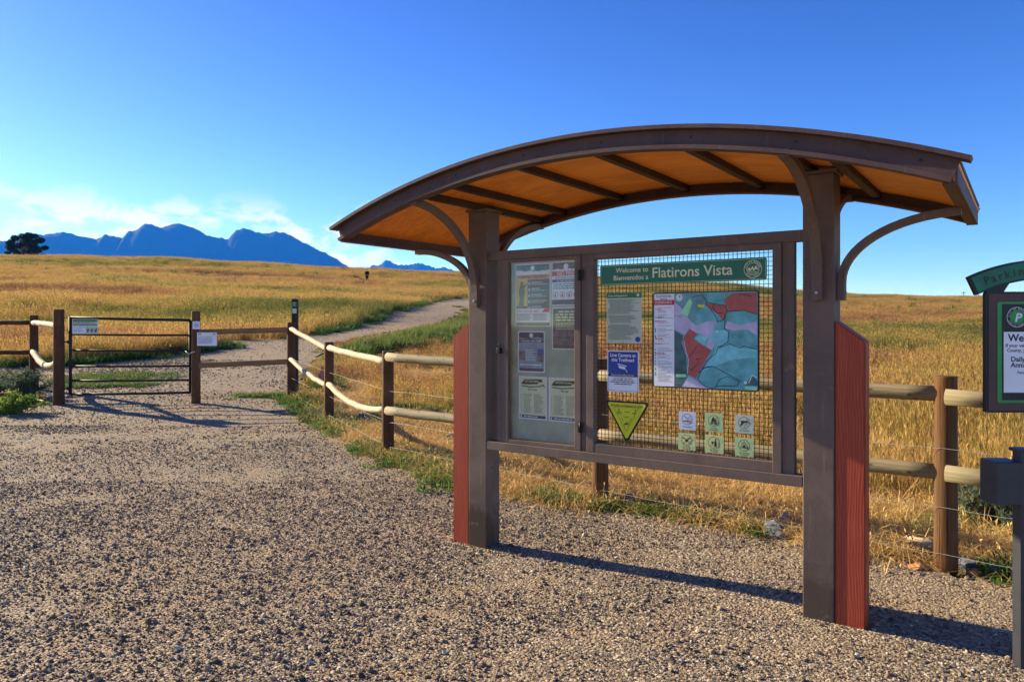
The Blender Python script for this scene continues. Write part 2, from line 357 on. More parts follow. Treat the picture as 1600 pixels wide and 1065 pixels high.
# ground materials
def m_gravel():
    M = Mat('gravel_surface', .9, .15); p = M.pos(); big = M.noise(p, .55, 5, .6); med = M.noise(p, 3.0, 5, .6)
    v1 = M.N('ShaderNodeTexVoronoi', {'Vector': p, 'Scale': 62.0, 'Randomness': 1.0}); v2 = M.N('ShaderNodeTexVoronoi', {'Vector': p, 'Scale': 150.0})
    sp = M.N('ShaderNodeSeparateColor', {0: v1.outputs['Color']}).outputs[0]
    st = M.ramp(sp, [(0, (.10, .082, .062)), (.3, (.17, .135, .098)), (.55, (.26, .205, .145)), (.8, (.36, .285, .195)), (1, (.54, .44, .32))])
    dirt = M.mix(med, (.27, .185, .11), (.38, .275, .165))
    f = M.math('ADD', M.rng(big, .42, .62, 0, .42), M.rng(med, .5, .66, 0, .6))
    M.col(M.mix(f, st, dirt)); h = M.math('SUBTRACT', M.math('MULTIPLY', M.rng(v2.outputs['Distance'], 0, .6, .3, 0), 1), M.math('MULTIPLY', v1.outputs['Distance'], 1.0))
    M.bump(h, .8, .012); return M.m
MT['gravel'] = m_gravel()
def m_soil():
    M = Mat('dry_grass_soil', .95, .05); p = M.pos((1, 1, 1)); a = M.noise(M.pos((.05, .12, .1)), 1, 6, .6, .6); b = M.noise(M.pos((.5, 1.2, 1)), 1, 6, .65); c_ = M.noise(p, 9, 5, .7)
    c = M.ramp(a, [(.3, (.15, .13, .03)), (.45, (.33, .21, .055)), (.55, (.42, .25, .07)), (.7, (.28, .14, .045))])
    c = M.mix(M.rng(b, .35, .7), c, (.45, .31, .12), 'MIX'); c = M.mix(M.rng(c_, .5, .75, 0, .6), c, (.10, .07, .03)); M.col(c); M.bump(M.math('ADD', c_, b), .8, .08); return M.m
MT['soil'] = m_soil()
def m_pebble():
    M = Mat('gravel_stones', .95, .08); r = M.N('ShaderNodeObjectInfo').outputs['Random']; n = M.noise(M.coord('Object'), 2.0, 3)
    c = M.ramp(r, [(0, (.055, .050, .042)), (.22, (.125, .102, .078)), (.45, (.22, .175, .128)), (.62, (.31, .24, .165)), (.78, (.32, .19, .12)), (.9, (.44, .35, .24)), (1, (.66, .58, .45))])
    M.col(M.mix(M.rng(n, .3, .7, 0, .35), c, (.10, .08, .07))); return M.m
MT['pebble'] = m_pebble()
def m_grass(name, stops, trans=.45):
    """leaf colour from the clump's own tint plus a random share; tips (attribute v) carry the seed heads"""
    M = Mat(name, .6, .15); t = M.N('ShaderNodeAttribute', attribute_name='tint', attribute_type='INSTANCER').outputs['Fac']
    r = M.N('ShaderNodeAttribute', attribute_name='br').outputs['Fac']; v = M.N('ShaderNodeAttribute', attribute_name='tip').outputs['Fac']
    f = M.math('ADD', t, M.rng(r, 0, 1, -.2, .2)); c = M.ramp(f, stops); c = M.mix(M.rng(v, .55, 1, 0, .38), c, M.mix(.5, c, (.50, .25, .11)))
    M.b.inputs['Base Color'].default_value = (1, 1, 1, 1); M.col(c); tr = M.N('ShaderNodeBsdfTranslucent', {0: c}); ms = M.N('ShaderNodeMixShader', {0: trans, 1: M.b.outputs[0], 2: tr.outputs[0]}); M.l.new(ms.outputs[0], M.out.inputs[0]); return M.m
GST = [(0, (.035, .095, .015)), (.16, (.075, .13, .02)), (.32, (.20, .19, .035)), (.46, (.43, .31, .08)), (.6, (.52, .335, .095)), (.74, (.36, .20, .07)), (.88, (.21, .105, .05)), (1, (.12, .065, .04))]
MT['grass'] = m_grass('field_grass', GST)
MT['straw'] = m_grass('dead_straw', [(0, (.16, .17, .04)), (.3, (.42, .32, .12)), (.55, (.70, .46, .15)), (.8, (.78, .55, .23)), (1, (.50, .30, .12))], .3)
MT['weed'] = m_grass('green_weeds', [(0, (.03, .09, .016)), (.35, (.06, .16, .02)), (.65, (.09, .18, .035)), (1, (.20, .22, .075))], .4)

# ------------------------------------------------------------------ ground sheet
def axis(parts):
    a = []
    for s0, s1, st in parts: a += list(np.arange(s0, s1, st))
    return np.array(a + [parts[-1][1]])
gx = axis([(-9000, -2000, 700), (-2000, -400, 160), (-400, -100, 20), (-100, -25, 3), (-25, 25, .5), (25, 100, 3), (100, 400, 20), (400, 2000, 160), (2000, 9000, 700)])
gy = axis([(-400, -40, 60), (-40, -6, 3), (-6, 40, .5), (40, 240, 2.5), (240, 600, 30), (600, 9000, 420)])
GX, GY = np.meshgrid(gx, gy); GZ = hgt(GX, GY); n0, n1 = GX.shape
idx = np.arange(n0 * n1).reshape(n0, n1); q4 = np.stack([idx[:-1, :-1], idx[:-1, 1:], idx[1:, 1:], idx[1:, :-1]], -1).reshape(-1, 4)
tag(npmesh('ground', np.stack([GX, GY, GZ - .03], -1), q4, MT['soil'], True), kind='structure')
def sheet(name, P, cell, lift, kind='structure'):
    P = np.array(P); x0, y0 = P.min(0); x1, y1 = P.max(0); xs = np.arange(x0, x1 + cell, cell); ys = np.arange(y0, y1 + cell, cell)
    X, Y = np.meshgrid(xs, ys); a, b = X.shape; ok = inpoly(X[:-1, :-1] + cell / 2, Y[:-1, :-1] + cell / 2, [tuple(p) for p in P])
    id_ = np.arange(a * b).reshape(a, b); q = np.stack([id_[:-1, :-1], id_[:-1, 1:], id_[1:, 1:], id_[1:, :-1]], -1)[ok]
    us, inv = np.unique(q, return_inverse=True); V = np.stack([X.ravel()[us], Y.ravel()[us], hgt(X.ravel()[us], Y.ravel()[us]) + lift], -1)
    return tag(npmesh(name, V, inv.reshape(-1, 4), MT['gravel'], True), kind=kind)
sheet('gravel_lot', LOT, .16, .004); sheet('trail', TRAIL, .2, .0)

# ------------------------------------------------------------------ scattered cover
def scatter(name, pts, rot, scl, tint, variants, label_kind='stuff'):
    n = len(pts); me = bpy.data.meshes.new(name); me.vertices.add(n); me.vertices.foreach_set('co', np.asarray(pts, 'f4').ravel())
    for nm, tp, arr in (('rot', 'FLOAT_VECTOR', rot), ('scl', 'FLOAT_VECTOR', scl), ('tint', 'FLOAT', tint), ('pick', 'INT', rng.integers(0, len(variants), n))):
        a = me.attributes.new(nm, tp, 'POINT')
        a.data.foreach_set('vector' if tp == 'FLOAT_VECTOR' else 'value', np.asarray(arr, 'i4' if tp == 'INT' else 'f4').ravel())
    o = bpy.data.objects.new(name, me); COL.objects.link(o)
    c = bpy.data.collections.new(name + '_kinds')
    for v in variants: c.objects.link(v)
    g = bpy.data.node_groups.new(name, 'GeometryNodeTree'); g.interface.new_socket('Geometry', in_out='INPUT', socket_type='NodeSocketGeometry'); g.interface.new_socket('Geometry', in_out='OUTPUT', socket_type='NodeSocketGeometry')
    gi = g.nodes.new('NodeGroupInput'); go = g.nodes.new('NodeGroupOutput'); ip = g.nodes.new('GeometryNodeInstanceOnPoints'); ci = g.nodes.new('GeometryNodeCollectionInfo')
    ci.inputs[0].default_value = c; ci.inputs['Separate Children'].default_value = True; ci.inputs['Reset Children'].default_value = True
    def na(nm, tp):
        k = g.nodes.new('GeometryNodeInputNamedAttribute'); k.data_type = tp; k.inputs[0].default_value = nm; return k.outputs[0]
    e = g.nodes.new('FunctionNodeEulerToRotation'); L = g.links
    L.new(gi.outputs[0], ip.inputs['Points']); L.new(ci.outputs[0], ip.inputs['Instance']); ip.inputs['Pick Instance'].default_value = True
    L.new(na('pick', 'INT'), ip.inputs['Instance Index']); L.new(na('rot', 'FLOAT_VECTOR'), e.inputs[0]); L.new(e.outputs[0], ip.inputs['Rotation']); L.new(na('scl', 'FLOAT_VECTOR'), ip.inputs['Scale']); L.new(ip.outputs[0], go.inputs[0])
    md = o.modifiers.new('scatter', 'NODES'); md.node_group = g
    return tag(o, kind=label_kind)
def blades(name, mat, n, rad, h0, h1_, lean, w, bend=.5, heads=0, droop=0, leafy=False):
    V = []; Fc = []; tip = []; br = []
    for _ in range(n):
        a = random.uniform(0, 6.283); r = rad * math.sqrt(random.random()); bx, by = r * math.cos(a), r * math.sin(a)
        h = random.uniform(h0, h1_); d = random.uniform(0, 6.283); ln = random.gauss(0, 1) * lean; ww = w * random.uniform(.6, 1.3); c = random.random()
        f = random.uniform(0, 6.283); sx_, sy_ = math.cos(f) * ww / 2, math.sin(f) * ww / 2; ks = (0, .4, .75, 1) if not leafy else (0, .35, .7, 1); prof = (1, .85, .55, .12) if not leafy else (.4, 1, .8, .1)
        b0 = len(V)
        for k, pw in zip(ks, prof):
            t = ln * (k + bend * k * k); L = h * k
            x = bx + math.cos(d) * math.sin(t) * L; y = by + math.sin(d) * math.sin(t) * L; z = math.cos(min(abs(t), 1.5)) * L - droop * k * k * h
            V += [(x - sx_ * pw, y - sy_ * pw, max(z, .005 * k)), (x + sx_ * pw, y + sy_ * pw, max(z, .005 * k))]; tip += [k, k]; br += [c, c]
        for i in range(3): Fc.append((b0 + 2 * i, b0 + 2 * i + 1, b0 + 2 * i + 3, b0 + 2 * i + 2))
        if random.random() < heads:
            x, y, z = V[-1]; hw = ww * 1.5; hl = random.uniform(.04, .09); b0 = len(V); cx_, cy_ = math.cos(f), math.sin(f)
            V += [(x, y, z - hl * .6), (x + cx_ * hw, y + cy_ * hw, z - hl * .1), (x + math.cos(d) * .01, y + math.sin(d) * .01, z + hl * .5), (x - cx_ * hw, y - cy_ * hw, z - hl * .1)]; tip += [1.2] * 4; br += [c] * 4
            Fc.append((b0, b0 + 1, b0 + 2, b0 + 3))
    return npmesh(name, V, Fc, mat, False, False, {'tip': tip, 'br': br})
def nz(x, y, s, seed=0):
    """cheap value noise on arrays, 0..1"""
    def h(i, j): v = np.sin(i * 127.1 + j * 311.7 + seed * 74.7) * 43758.5453; return v - np.floor(v)
    x = x * s; y = y * s; i = np.floor(x); j = np.floor(y); u = x - i; v = y - j; u = u * u * (3 - 2 * u); v = v * v * (3 - 2 * v)
    return (h(i, j) * (1 - u) + h(i + 1, j) * u) * (1 - v) + (h(i, j + 1) * (1 - u) + h(i + 1, j + 1) * u) * v
def fan(n, y0, y1, m=.92, pw=1.0):
    """random ground points between two depths, wide enough for a step to the side"""
    y = np.sqrt(rng.uniform(y0 ** 2, y1 ** 2, n)) if pw == 1 else y0 * (y1 / y0) ** rng.random(n)
    x = rng.uniform(-1, 1, n) * (y * m + 1.0); return x, y
def pack(x, y, z, s, sz, tilt=.12):
    n = len(x); rot = np.stack([rng.normal(0, tilt, n), rng.normal(0, tilt, n), rng.uniform(0, 6.283, n)], -1)
    return np.stack([x, y, z], -1), rot, np.stack([s, s, sz], -1)

# pebbles
def pebble(i):
    bm = bmesh.new(); bmesh.ops.create_icosphere(bm, subdivisions=1, radius=.5); sx_, sy_, sz_ = random.uniform(.8, 1.25), random.uniform(.65, 1), random.uniform(.42, .75)
    for v in bm.verts: v.co = Vector((v.co.x * sx_, v.co.y * sy_, v.co.z * sz_)) * random.uniform(.78, 1.18)
    m = MB(); m.bm(bm, False); o = m.build('gravel_stone', MT['pebble']); COL.objects.unlink(o); return o
peb = [pebble(i) for i in range(8)]
bx, by = fan(200000, 2.0, 7.5, .80); cx, cy = fan(115000, 7.5, 11.5, .80); kx_, ky_ = fan(110000, 11.5, 21, .80); ex, ey = fan(46000, 21, 60, .5, 2)
x = np.concatenate([bx, cx, kx_, ex]); y = np.concatenate([by, cy, ky_, ey]); g = grav(x, y)
dens = nz(x * .8 + y * .3, y * .9 - x * .3, .55, 1) * .55 + nz(x, y, 2.2, 2) * .35 + nz(x, y, 7, 4) * .25 - .04; g &= (rng.random(len(x)) < np.clip((dens - .30) * 3.2, .13, 1) * np.where(y > 21, .5, 1))
x = x[g]; y = y[g]; s = np.exp(rng.normal(math.log(.0094), .50, len(x))); s *= 1 + np.clip((y - 8) / 9, 0, 1.8)
s = np.minimum(s, .045); P, Ro, Sc = pack(x, y, hgt(x, y) + .004 + s * .12, s, s, .5)
scatter('gravel', P, Ro, Sc, np.zeros(len(x)), peb)

TRPX = [(455, 520), (500, 516), (560, 503), (610, 487), (650, 472), (690, 466), (738, 463), (738, 484), (718, 491), (690, 502), (640, 511), (590, 520), (545, 529), (515, 545), (490, 570), (470, 600), (455, 600)]
# grass of the field
tall = [blades('grass_clump', MT['grass'], 46, .16, .28, .62, .20, .0055, .6, .45) for _ in range(5)]
straw = [blades('straw_clump', MT['straw'], 50, .17, .16, .46, .85, .005, .9, .1, .12) for _ in range(5)]
short = [blades('weed_clump', MT['weed'], 42, .12, .05, .17, .7, .011, .7, 0, .1, True) for _ in range(4)]
weedt = [blades('tall_weed_clump', MT['weed'], 60, .16, .15, .42, .42, .014, .6, 0, 0, True) for _ in range(3)]

def tintf(x, y, px, py):
    t = .50 + (nz(x * .35, y, .075, 5) - .5) * .75 + (nz(x * .6, y * 2.2, .16, 6) - .5) * .5 + (nz(x, y, .45, 7) - .5) * .34 + rng.normal(0, .09, len(x))
    right = px > 1180
    t -= .26 * np.exp(-((py - 556) / 20.) ** 2) * right * (.5 + nz(x, y, .4, 8))              # green band behind the kiosk
    t += .26 * np.exp(-((py - 486 - (px - 1300) * .045) / 5.) ** 2) * right + .20 * np.exp(-((py - 509 - (px - 1300) * .03) / 5.) ** 2) * right
    t += .12 * np.exp(-((py - 455) / 16.) ** 2) * (px < 420) + .10 * np.exp(-((py - 470) / 10.) ** 2) * (px < 300)
    t -= .30 * np.exp(-((px - 420) / 45.) ** 2 - ((py - 483) / 7.) ** 2) + .20 * np.exp(-((py - 415) / 10.) ** 2) * (px < 700) + .14 * np.exp(-((py - 467) / 8.) ** 2) * (px > 900)
    t -= .14 * np.exp(-((py - 505) / 10.) ** 2) * (px < 330)
    return t
GRN = [(540, 527), (600, 514), (640, 508), (700, 497), (736, 490), (736, 503), (690, 520), (640, 535), (590, 545), (545, 552), (520, 552)]
STR = [(600, 530), (760, 505), (1240, 560), (1250, 700), (1350, 760), (1600, 790), (1600, 930), (1200, 860), (900, 800), (714, 770), (600, 700), (530, 640)]
ROCKS = [(985, 791), (884, 757), (1212, 836), (1226, 815), (565, 657), (502, 603), (1433, 888), (1521, 897), (1514, 890), (1558, 900), (705, 690), (1446, 862), (1470, 868)]
def clearing(x, y, px, py):
    k = np.ones(len(x), bool)
    for q in ROCKS:
        g = gp(*q); d = Vector((-g.x, -g.y, 0)).normalized(); t = np.clip((x - g.x) * d.x + (y - g.y) * d.y, 0, .55); k &= np.hypot(x - g.x - d.x * t, y - g.y - d.y * t) > .17
    k &= ~((px > 562) & (px < 585) & (y > 78) & (y < 98)) & ~((px > 546) & (px < 572) & (y > 82) & (y < 99)); return k
def field(n, y0, y1, sfun, mats, hs_=1.0, keep=1.0, m=.92):
    x, y = fan(n, y0, y1, m); z = hgt(x, y); px, py = proj(x, y, z); k = ~grav(x, y) & (rng.random(n) < keep)
    k &= ~((y < 9) & (x < -2)) & ~((px < 95) & (py > 574)) & clearing(x, y, px, py); return x[k], y[k], z[k], px[k], py[k]
sets = {'t': [], 's': [], 'w': [], 'b': []}
def put(key, x, y, z, s, sz, t): sets[key].append((x, y, z, s, sz, t))
# near and middle field
x, y, z, px, py = field(15000, 3.0, 26, None, None)
fx, fy = np.array([[p[0], p[1]] for p in LOT[:-3]]).T
edge = np.min(np.hypot(x[:, None] - fx[None], y[:, None] - fy[None]), 1)     # rough distance to the lot's edge
near_r = (px > 520) & (py > 505)
isstraw = near_r & ((edge < 1.7) | (nz(x, y, .5, 9) > .66)) | (rng.random(len(x)) < .15)
t = tintf(x, y, px, py); w = nz(x, y, .6, 11); sc = rng.uniform(.8, 1.3, len(x))
hz = sc * np.clip(.28 + edge / 3.0, .28, 1.0); hz = np.where((px > 470) & (px < 760) & (y > 11), hz * .5, hz); hz = np.where((px > 500) & (px < 1240) & (py > 520), hz * .85, hz)
k = isstraw; put('s', x[k], y[k], z[k], sc[k] * 1.15, hz[k], np.clip(.35 + w[k] * .6 + rng.normal(0, .08, k.sum()), 0, 1))
k = ~isstraw; put('t', x[k], y[k], z[k], sc[k], hz[k], t[k])
x, y, z, px, py = field(24000, 22, 60, None, None, m=.88); t = tintf(x, y, px, py); sc = rng.uniform(1.5, 2.4, len(x)); hh = rng.uniform(.8, 1.15, len(x)) * (.65 + .5 * nz(x, y, .3, 12)); hh = np.where((px > 470) & (px < 800) & (x > -7 + (y - 22) * .12), hh * .45, hh)
put('t', x, y, z, sc, hh, t)
x, y, z, px, py = field(52000, 55, 168, None, None, m=.85); t = tintf(x, y, px, py); sc = rng.uniform(2.6, 4.4, len(x)); hh = rng.uniform(.6, 1.0, len(x)) * (.6 + .7 * nz(x, y, .15, 13))
put('t', x, y, z, sc, hh, t)
x, y = rng.uniform(-22, -15, 900), rng.uniform(78, 99, 900); z = hgt(x, y); px, py = proj(x, y, z); k = ((px > 546) & (px < 585)); put('t', x[k], y[k], z[k], rng.uniform(1.2, 2, k.sum()), rng.uniform(.12, .22, k.sum()), tintf(x[k], y[k], px[k], py[k]))
x, y = fan(420, 50, 150, .85); z = hgt(x, y); k = ~grav(x, y) & (nz(x, y, .03, 31) > .35); put('b', x[k], y[k], z[k], rng.uniform(1.5, 4.5, k.sum()), rng.uniform(1.0, 2.0, k.sum()), rng.uniform(0, .4, k.sum()))
# straw litter along the fence, low and tangled
x, y, z, px, py = field(9000, 3.0, 12.5, None, None); e2 = np.min(np.hypot(x[:, None] - fx[None], y[:, None] - fy[None]), 1); k = (e2 < 2.6) & (px > 480)
put('s', x[k], y[k], z[k], rng.uniform(.9, 1.5, k.sum()), rng.uniform(.25, .6, k.sum()), rng.uniform(.45, 1, k.sum()))
# green weeds along the edges
def strip(pts, width, n, key, hs0, hs1, t0, t1, s0=.8, s1=1.4):
    W = [gp(*p) for p in pts]; L = [(b - a).length for a, b in zip(W[:-1], W[1:])]; c = np.cumsum([0] + L); u = rng.uniform(0, c[-1], n)
    i = np.clip(np.searchsorted(c, u) - 1, 0, len(L) - 1); f = (u - c[i]) / np.array(L)[i]; A = np.array([[q.x, q.y] for q in W]); p = A[i] * (1 - f[:, None]) + A[i + 1] * f[:, None] + rng.normal(0, width / 2, (n, 2))
    k = nz(p[:, 0], p[:, 1], 1.4, 21) > .28; p = p[k]; n = len(p)
    put(key, p[:, 0], p[:, 1], hgt(p[:, 0], p[:, 1]), rng.uniform(s0, s1, n), rng.uniform(hs0, hs1, n), rng.uniform(t0, t1, n))
strip([(380, 619), (455, 620)], .28, 70, 'w', .5, .9, .3, .8)
strip([(462, 622), (500, 652), (530, 668), (606, 706)], .30, 360, 'w', .6, 1.3, .1, .8)
strip([(606, 702), (660, 722), (720, 744), (800, 764)], .42, 480, 'w', .5, 1.1, .0, .6)
strip([(800, 768), (870, 782), (930, 790), (1010, 796), (1090, 812), (1180, 830)], .13, 230, 'w', .4, .9, .0, .6)
strip([(1490, 888), (1540, 895), (1600, 905)], .15, 45, 'w', .5, 1.1, .1, .7)
strip([(560, 660), (620, 640), (700, 650)], .5, 150, 'w', .6, 1.3, .3, .9)
strip([(500, 605), (495, 580), (515, 560)], .5, 240, 'w', .8, 1.6, .1, .8)
strip([(545, 556), (600, 546), (660, 532), (720, 512)], 1.0, 680, 'b', .9, 1.5, .3, .95, 1, 1.7)
strip([(560, 548), (640, 536), (700, 528)], 1.6, 260, 'b', .5, 1.0, .3, 1)
strip([(735, 480), (745, 492)], 1.2, 120, 'b', .8, 1.3, .3, .9, 1, 1.8)
strip([(620, 486), (660, 472), (700, 465), (736, 462)], 1.2, 260, 'b', .6, 1.0, .1, .6, 1, 1.8)
strip([(500, 522), (560, 508), (600, 495)], .9, 160, 'b', .4, .9, .1, .7, 1, 1.6)
strip([(115, 594), (160, 590), (235, 590)], .8, 330, 'w', .4, .8, .3, .9, 1, 1.8)
strip([(115, 604), (170, 603), (230, 601)], .3, 120, 'w', .4, .8, .3, .9, 1, 1.8)
strip([(110, 566), (200, 560), (280, 551), (340, 541)], .8, 260, 'b', .4, .9, .1, .6, 1, 1.6)
strip([(0, 570), (60, 568), (110, 566)], .8, 120, 'b', .4, .8, .1, .6, 1, 1.6)
strip([(1270, 590), (1400, 585), (1600, 580)], 1.6, 160, 'w', 1, 2, .4, 1, 1, 1.6)
strip([(1500, 830), (1560, 800), (1600, 790)], .5, 90, 'w', 1, 2, .6, 1, 1, 1.6)
for key, nm, var in (('t', 'field_grass', tall), ('s', 'dry_straw', straw), ('w', 'ground_cover', short), ('b', 'weeds', weedt)):
    X, Y, Z, SS, SZ, T = [np.concatenate([q[i] for q in sets[key]]) for i in range(6)]
    hgt0 = {'t': .55, 's': .36, 'w': .13, 'b': .36}[key]; pxx, pyy = proj(X, Y, Z); low = inpoly(pxx, pyy - hgt0 * SZ * F / Y, TRPX) & (Y > 8); SZ = np.where(low, SZ * .3, SZ)
    low = inpoly(pxx, pyy - hgt0 * SZ * F / Y, TRPX) & (Y > 8) & (rng.random(len(X)) < .6); X, Y, Z, SS, SZ, T = [q[~low] for q in (X, Y, Z, SS, SZ, T)]
    P, Ro, Sc = pack(X, Y, Z - .01, SS, SZ, .10); scatter(nm, P, Ro, Sc, T, var)

# ------------------------------------------------------------------ mountains
def mountain(name, prof, D, depth, seed, wide):
    m = MB(); pr = np.array(prof, float); xs = np.linspace(pr[0, 0], pr[-1, 0], wide); top = np.interp(xs, pr[:, 0], pr[:, 1])
    r = np.random.default_rng(seed); jag = np.convolve(r.normal(0, 1, wide), np.ones(2) / 2, 'same') * 1.0; top = top + jag
    rows = 35; V = []; xw = (xs - 800) / F * D; zt = CZ + (HY - top) / F * D
    for j in range(rows):
        f = j / (rows - 1); k = abs(f - .5) * 2; side = 1 if f > .5 else -1
        fall = (1 - k) ** 1.0
        rid = (nz(xw, np.full_like(xw, f * depth * 1.0), .0022, seed) - .5) * .04 * min(1, k * 3) + (nz(xw, np.full_like(xw, f * depth), .006, seed + 1) - .5) * .06 * min(1, k * 6)
        V.append(np.stack([xw + side * k * 0, np.full_like(xw, D + (f - .5) * depth) + (nz(xw, xw * 0, .004, seed + 3) - .5) * 260 * k, -20 + (zt + 20) * np.clip(fall * (1 + rid), 0, 1)], -1))
    V = np.array(V); a, b = V.shape[:2]; id_ = np.arange(a * b).reshape(a, b); q = np.stack([id_[:-1, :-1], id_[:-1, 1:], id_[1:, 1:], id_[1:, :-1]], -1).reshape(-1, 4)
    return tag(npmesh(name, V, q, MT['forest'], False), kind='structure')
M = Mat('forested_rock', .95, .05); n = M.noise(M.pos(), .004, 6, .6); n2 = M.noise(M.pos(), .02, 5, .6)
M.col(M.mix(M.rng(n, .5, .72, 0, .7), M.mix(n2, (.004, .010, .014), (.007, .015, .019)), (.014, .016, .02))); MT['forest'] = M.m
mountain('mountain_range', [(-700, 372), (-420, 360), (-250, 366), (-100, 372), (0, 377), (20, 376), (60, 367), (75, 365), (100, 362), (118, 367), (135, 370), (150, 373), (157, 371), (163, 365), (170, 368), (192, 371), (200, 362), (213, 359), (222, 352), (232, 350), (242, 353), (250, 357), (263, 351), (272, 351), (279, 348), (300, 356), (330, 369), (352, 374), (358, 372), (368, 360), (380, 356), (395, 360), (410, 365), (425, 363), (441, 363), (455, 368), (475, 379), (500, 391), (525, 404), (548, 420), (575, 438), (600, 450)], 6200, 1500, 3, 420)
mountain('far_mountain_range', [(560, 432), (578, 418), (580, 413), (592, 415), (603, 406), (612, 410), (622, 414), (640, 414), (655, 410.5), (668, 415), (682, 419), (695, 417), (712, 423), (740, 433), (800, 442)], 8000, 2200, 9, 160)
# air between here and the mountains
hz = MB(); hz.box(-9100, 9100, -450, 9050, -60, 1000)
hm = bpy.data.materials.new('air'); hm.use_nodes = True; hn = hm.node_tree.nodes; hn.clear(); ho = hn.new('ShaderNodeOutputMaterial'); hv = hn.new('ShaderNodeVolumePrincipled')
hv.inputs['Color'].default_value = (.02, .21, 1.0, 1); hv.inputs['Absorption Color'].default_value = (.45, .45, .45, 1); hv.inputs['Density'].default_value = 1.25e-4; hv.inputs['Anisotropy'].default_value = .35; hv.inputs['Anisotropy'].default_value = 0
hm.node_tree.links.new(hv.outputs[0], ho.inputs['Volume'])
tag(hz.build('haze', hm), kind='stuff')


# ------------------------------------------------------------------ kiosk (own frame: x along the face, y to the back)
KA = R(-35); KC = (.7497, 4.7192, 0)
K = empty('information_kiosk', KC, KA, label='brown steel trailhead kiosk with an arched roof and red side boards on the gravel', cat='kiosk')
def KW(x, y, z):                                    # kiosk frame to world
    c, s_ = math.cos(KA), math.sin(KA); return (KC[0] + x * c - y * s_, KC[1] + x * s_ + y * c, z)
def part(mb, name, mat, parent, **k): return tag(mb.build(name, MT[mat], parent), **k)
HW = 1.165; PZ = 2.44
def arch(x): return 2.645 - (5.197 - math.sqrt(5.197 ** 2 - x * x))    # top of the roof beam
for sx_ in (-1, 1):
    p = part(MB().box(sx_ * HW - .081, sx_ * HW + .081, -.081, .081, -.05, PZ - .02, .006), 'post', 'steel', K)
    part(MB().box(sx_ * HW - .095, sx_ * HW + .095, -.095, .095, PZ - .02, PZ - .004), 'cap_plate', 'steel', p)
    for q in (.62, .655):
        bo = MB()
        bo.add([(sx_ * HW + .081 + .003, -.01 + (q - .62) * 1.2 + math.cos(a) * .007, q - .05 + math.sin(a) * .007) for a in np.linspace(0, 6.283, 9)[:-1]], [tuple(range(8))])
        if sx_ < 0: part(bo, 'bolt_hole', 'ink', p)
    # red board on the outer side, top cut at a slant falling away from the post
    a, b = (HW + .083, HW + .083 + .150); t0, t1 = (1.628, 1.515)
    pts = [(sx_ * a, -.02), (sx_ * b, -.02), (sx_ * b, t1), (sx_ * a, t0)]
    bm = bmesh.new(); f = [bm.verts.new((q[0], -.075, q[1])) for q in pts]; fc = bm.faces.new(f); ex_ = bmesh.ops.extrude_face_region(bm, geom=[fc])
    bmesh.ops.translate(bm, verts=[v for v in ex_['geom'] if isinstance(v, bmesh.types.BMVert)], vec=(0, .12, 0)); bmesh.ops.recalc_face_normals(bm, faces=bm.faces)
    bmesh.ops.bevel(bm, geom=bm.edges[:], offset=.007, segments=2, affect='EDGES'); mb = MB(); mb.bm(bm); part(mb, 'side_board', 'redwood', K)
# panel frame
FY0, FY1 = -.058, .0
part(MB().box(-HW + .081, HW - .083, FY0, FY1, 2.063, 2.127, .003), 'top_rail', 'steel', K)
part(MB().box(-HW + .081, HW - .083, FY0 - .022, FY1 + .012, .712, .772, .003), 'sill', 'steel', K)
for a, b in ((-1.005, -.958), (.968, 1.034), (-.318, -.272)): part(MB().box(a, b, FY0 + .004, FY1 - .003, .772, 2.063, .002), 'upright', 'steel', K)
mf = MB()   # picture frame round the wire screen
mf.box(-.2720, -.219, FY0 - .012, FY1 - .012, .773, 2.0625, .003); mf.box(.919, .9675, FY0 - .012, FY1 - .012, .773, 2.0625, .003); mf.box(-.219, .919, FY0 - .0105, FY1 - .013, 2.028, 2.0625, .002); mf.box(-.219, .919, FY0 - .0105, FY1 - .013, .773, .832, .002)
part(mf, 'screen_frame', 'steel', K)
wm = MB(); c = 1 / 39.37; r_ = .0015
xx = -.219 + c * .5
while xx < .919: wm.box(xx - r_, xx + r_, -.030 - r_, -.030 + r_, .832, 2.028); xx += c
zz = .832 + c * .5
while zz < 2.028: wm.box(-.219, .919, -.0335 - r_, -.0335 + r_, zz - r_, zz + r_); zz += c
part(wm, 'wire_screen', 'black', K)
# glazed notice case on the left
cs = part(MB().box(-.957, -.319, .045, .060, .773, 2.062), 'notice_case', 'steel', K)
part(MB().box(-.930, -.345, .004, .020, .800, 2.04), 'pinboard', 'backing', cs)
w_ = MB(); w_.box(-.957, -.9305, -.030, .044, .775, 2.060); w_.box(-.3445, -.3195, -.030, .044, .775, 2.060); w_.box(-.930, -.345, -.030, .044, 2.041, 2.060); w_.box(-.930, -.345, -.030, .044, .775, .799); part(w_, 'case_lining', 'ply', cs)
df = MB(); df.box(-.957, -.905, -.066, -.032, .774, 2.061, .003); df.box(-.366, -.319, -.066, -.032, .774, 2.061, .003); df.box(-.905, -.366, -.065, -.033, 2.042, 2.061, .002); df.box(-.905, -.366, -.065, -.033, .774, .800, .002)
dr = part(df, 'case_door', 'steel', cs)
part(MB().box(-.905, -.366, -.046, -.042, .80, 2.042), 'pane', 'glass', dr)
for z in (.93, 1.93): part(MB().box(-.338, -.300, -.072, -.0665, z - .035, z + .035, .002).tube([(-.319, -.074, z - .035), (-.319, -.074, z + .035)], .006, 8), 'hinge', 'black', dr)
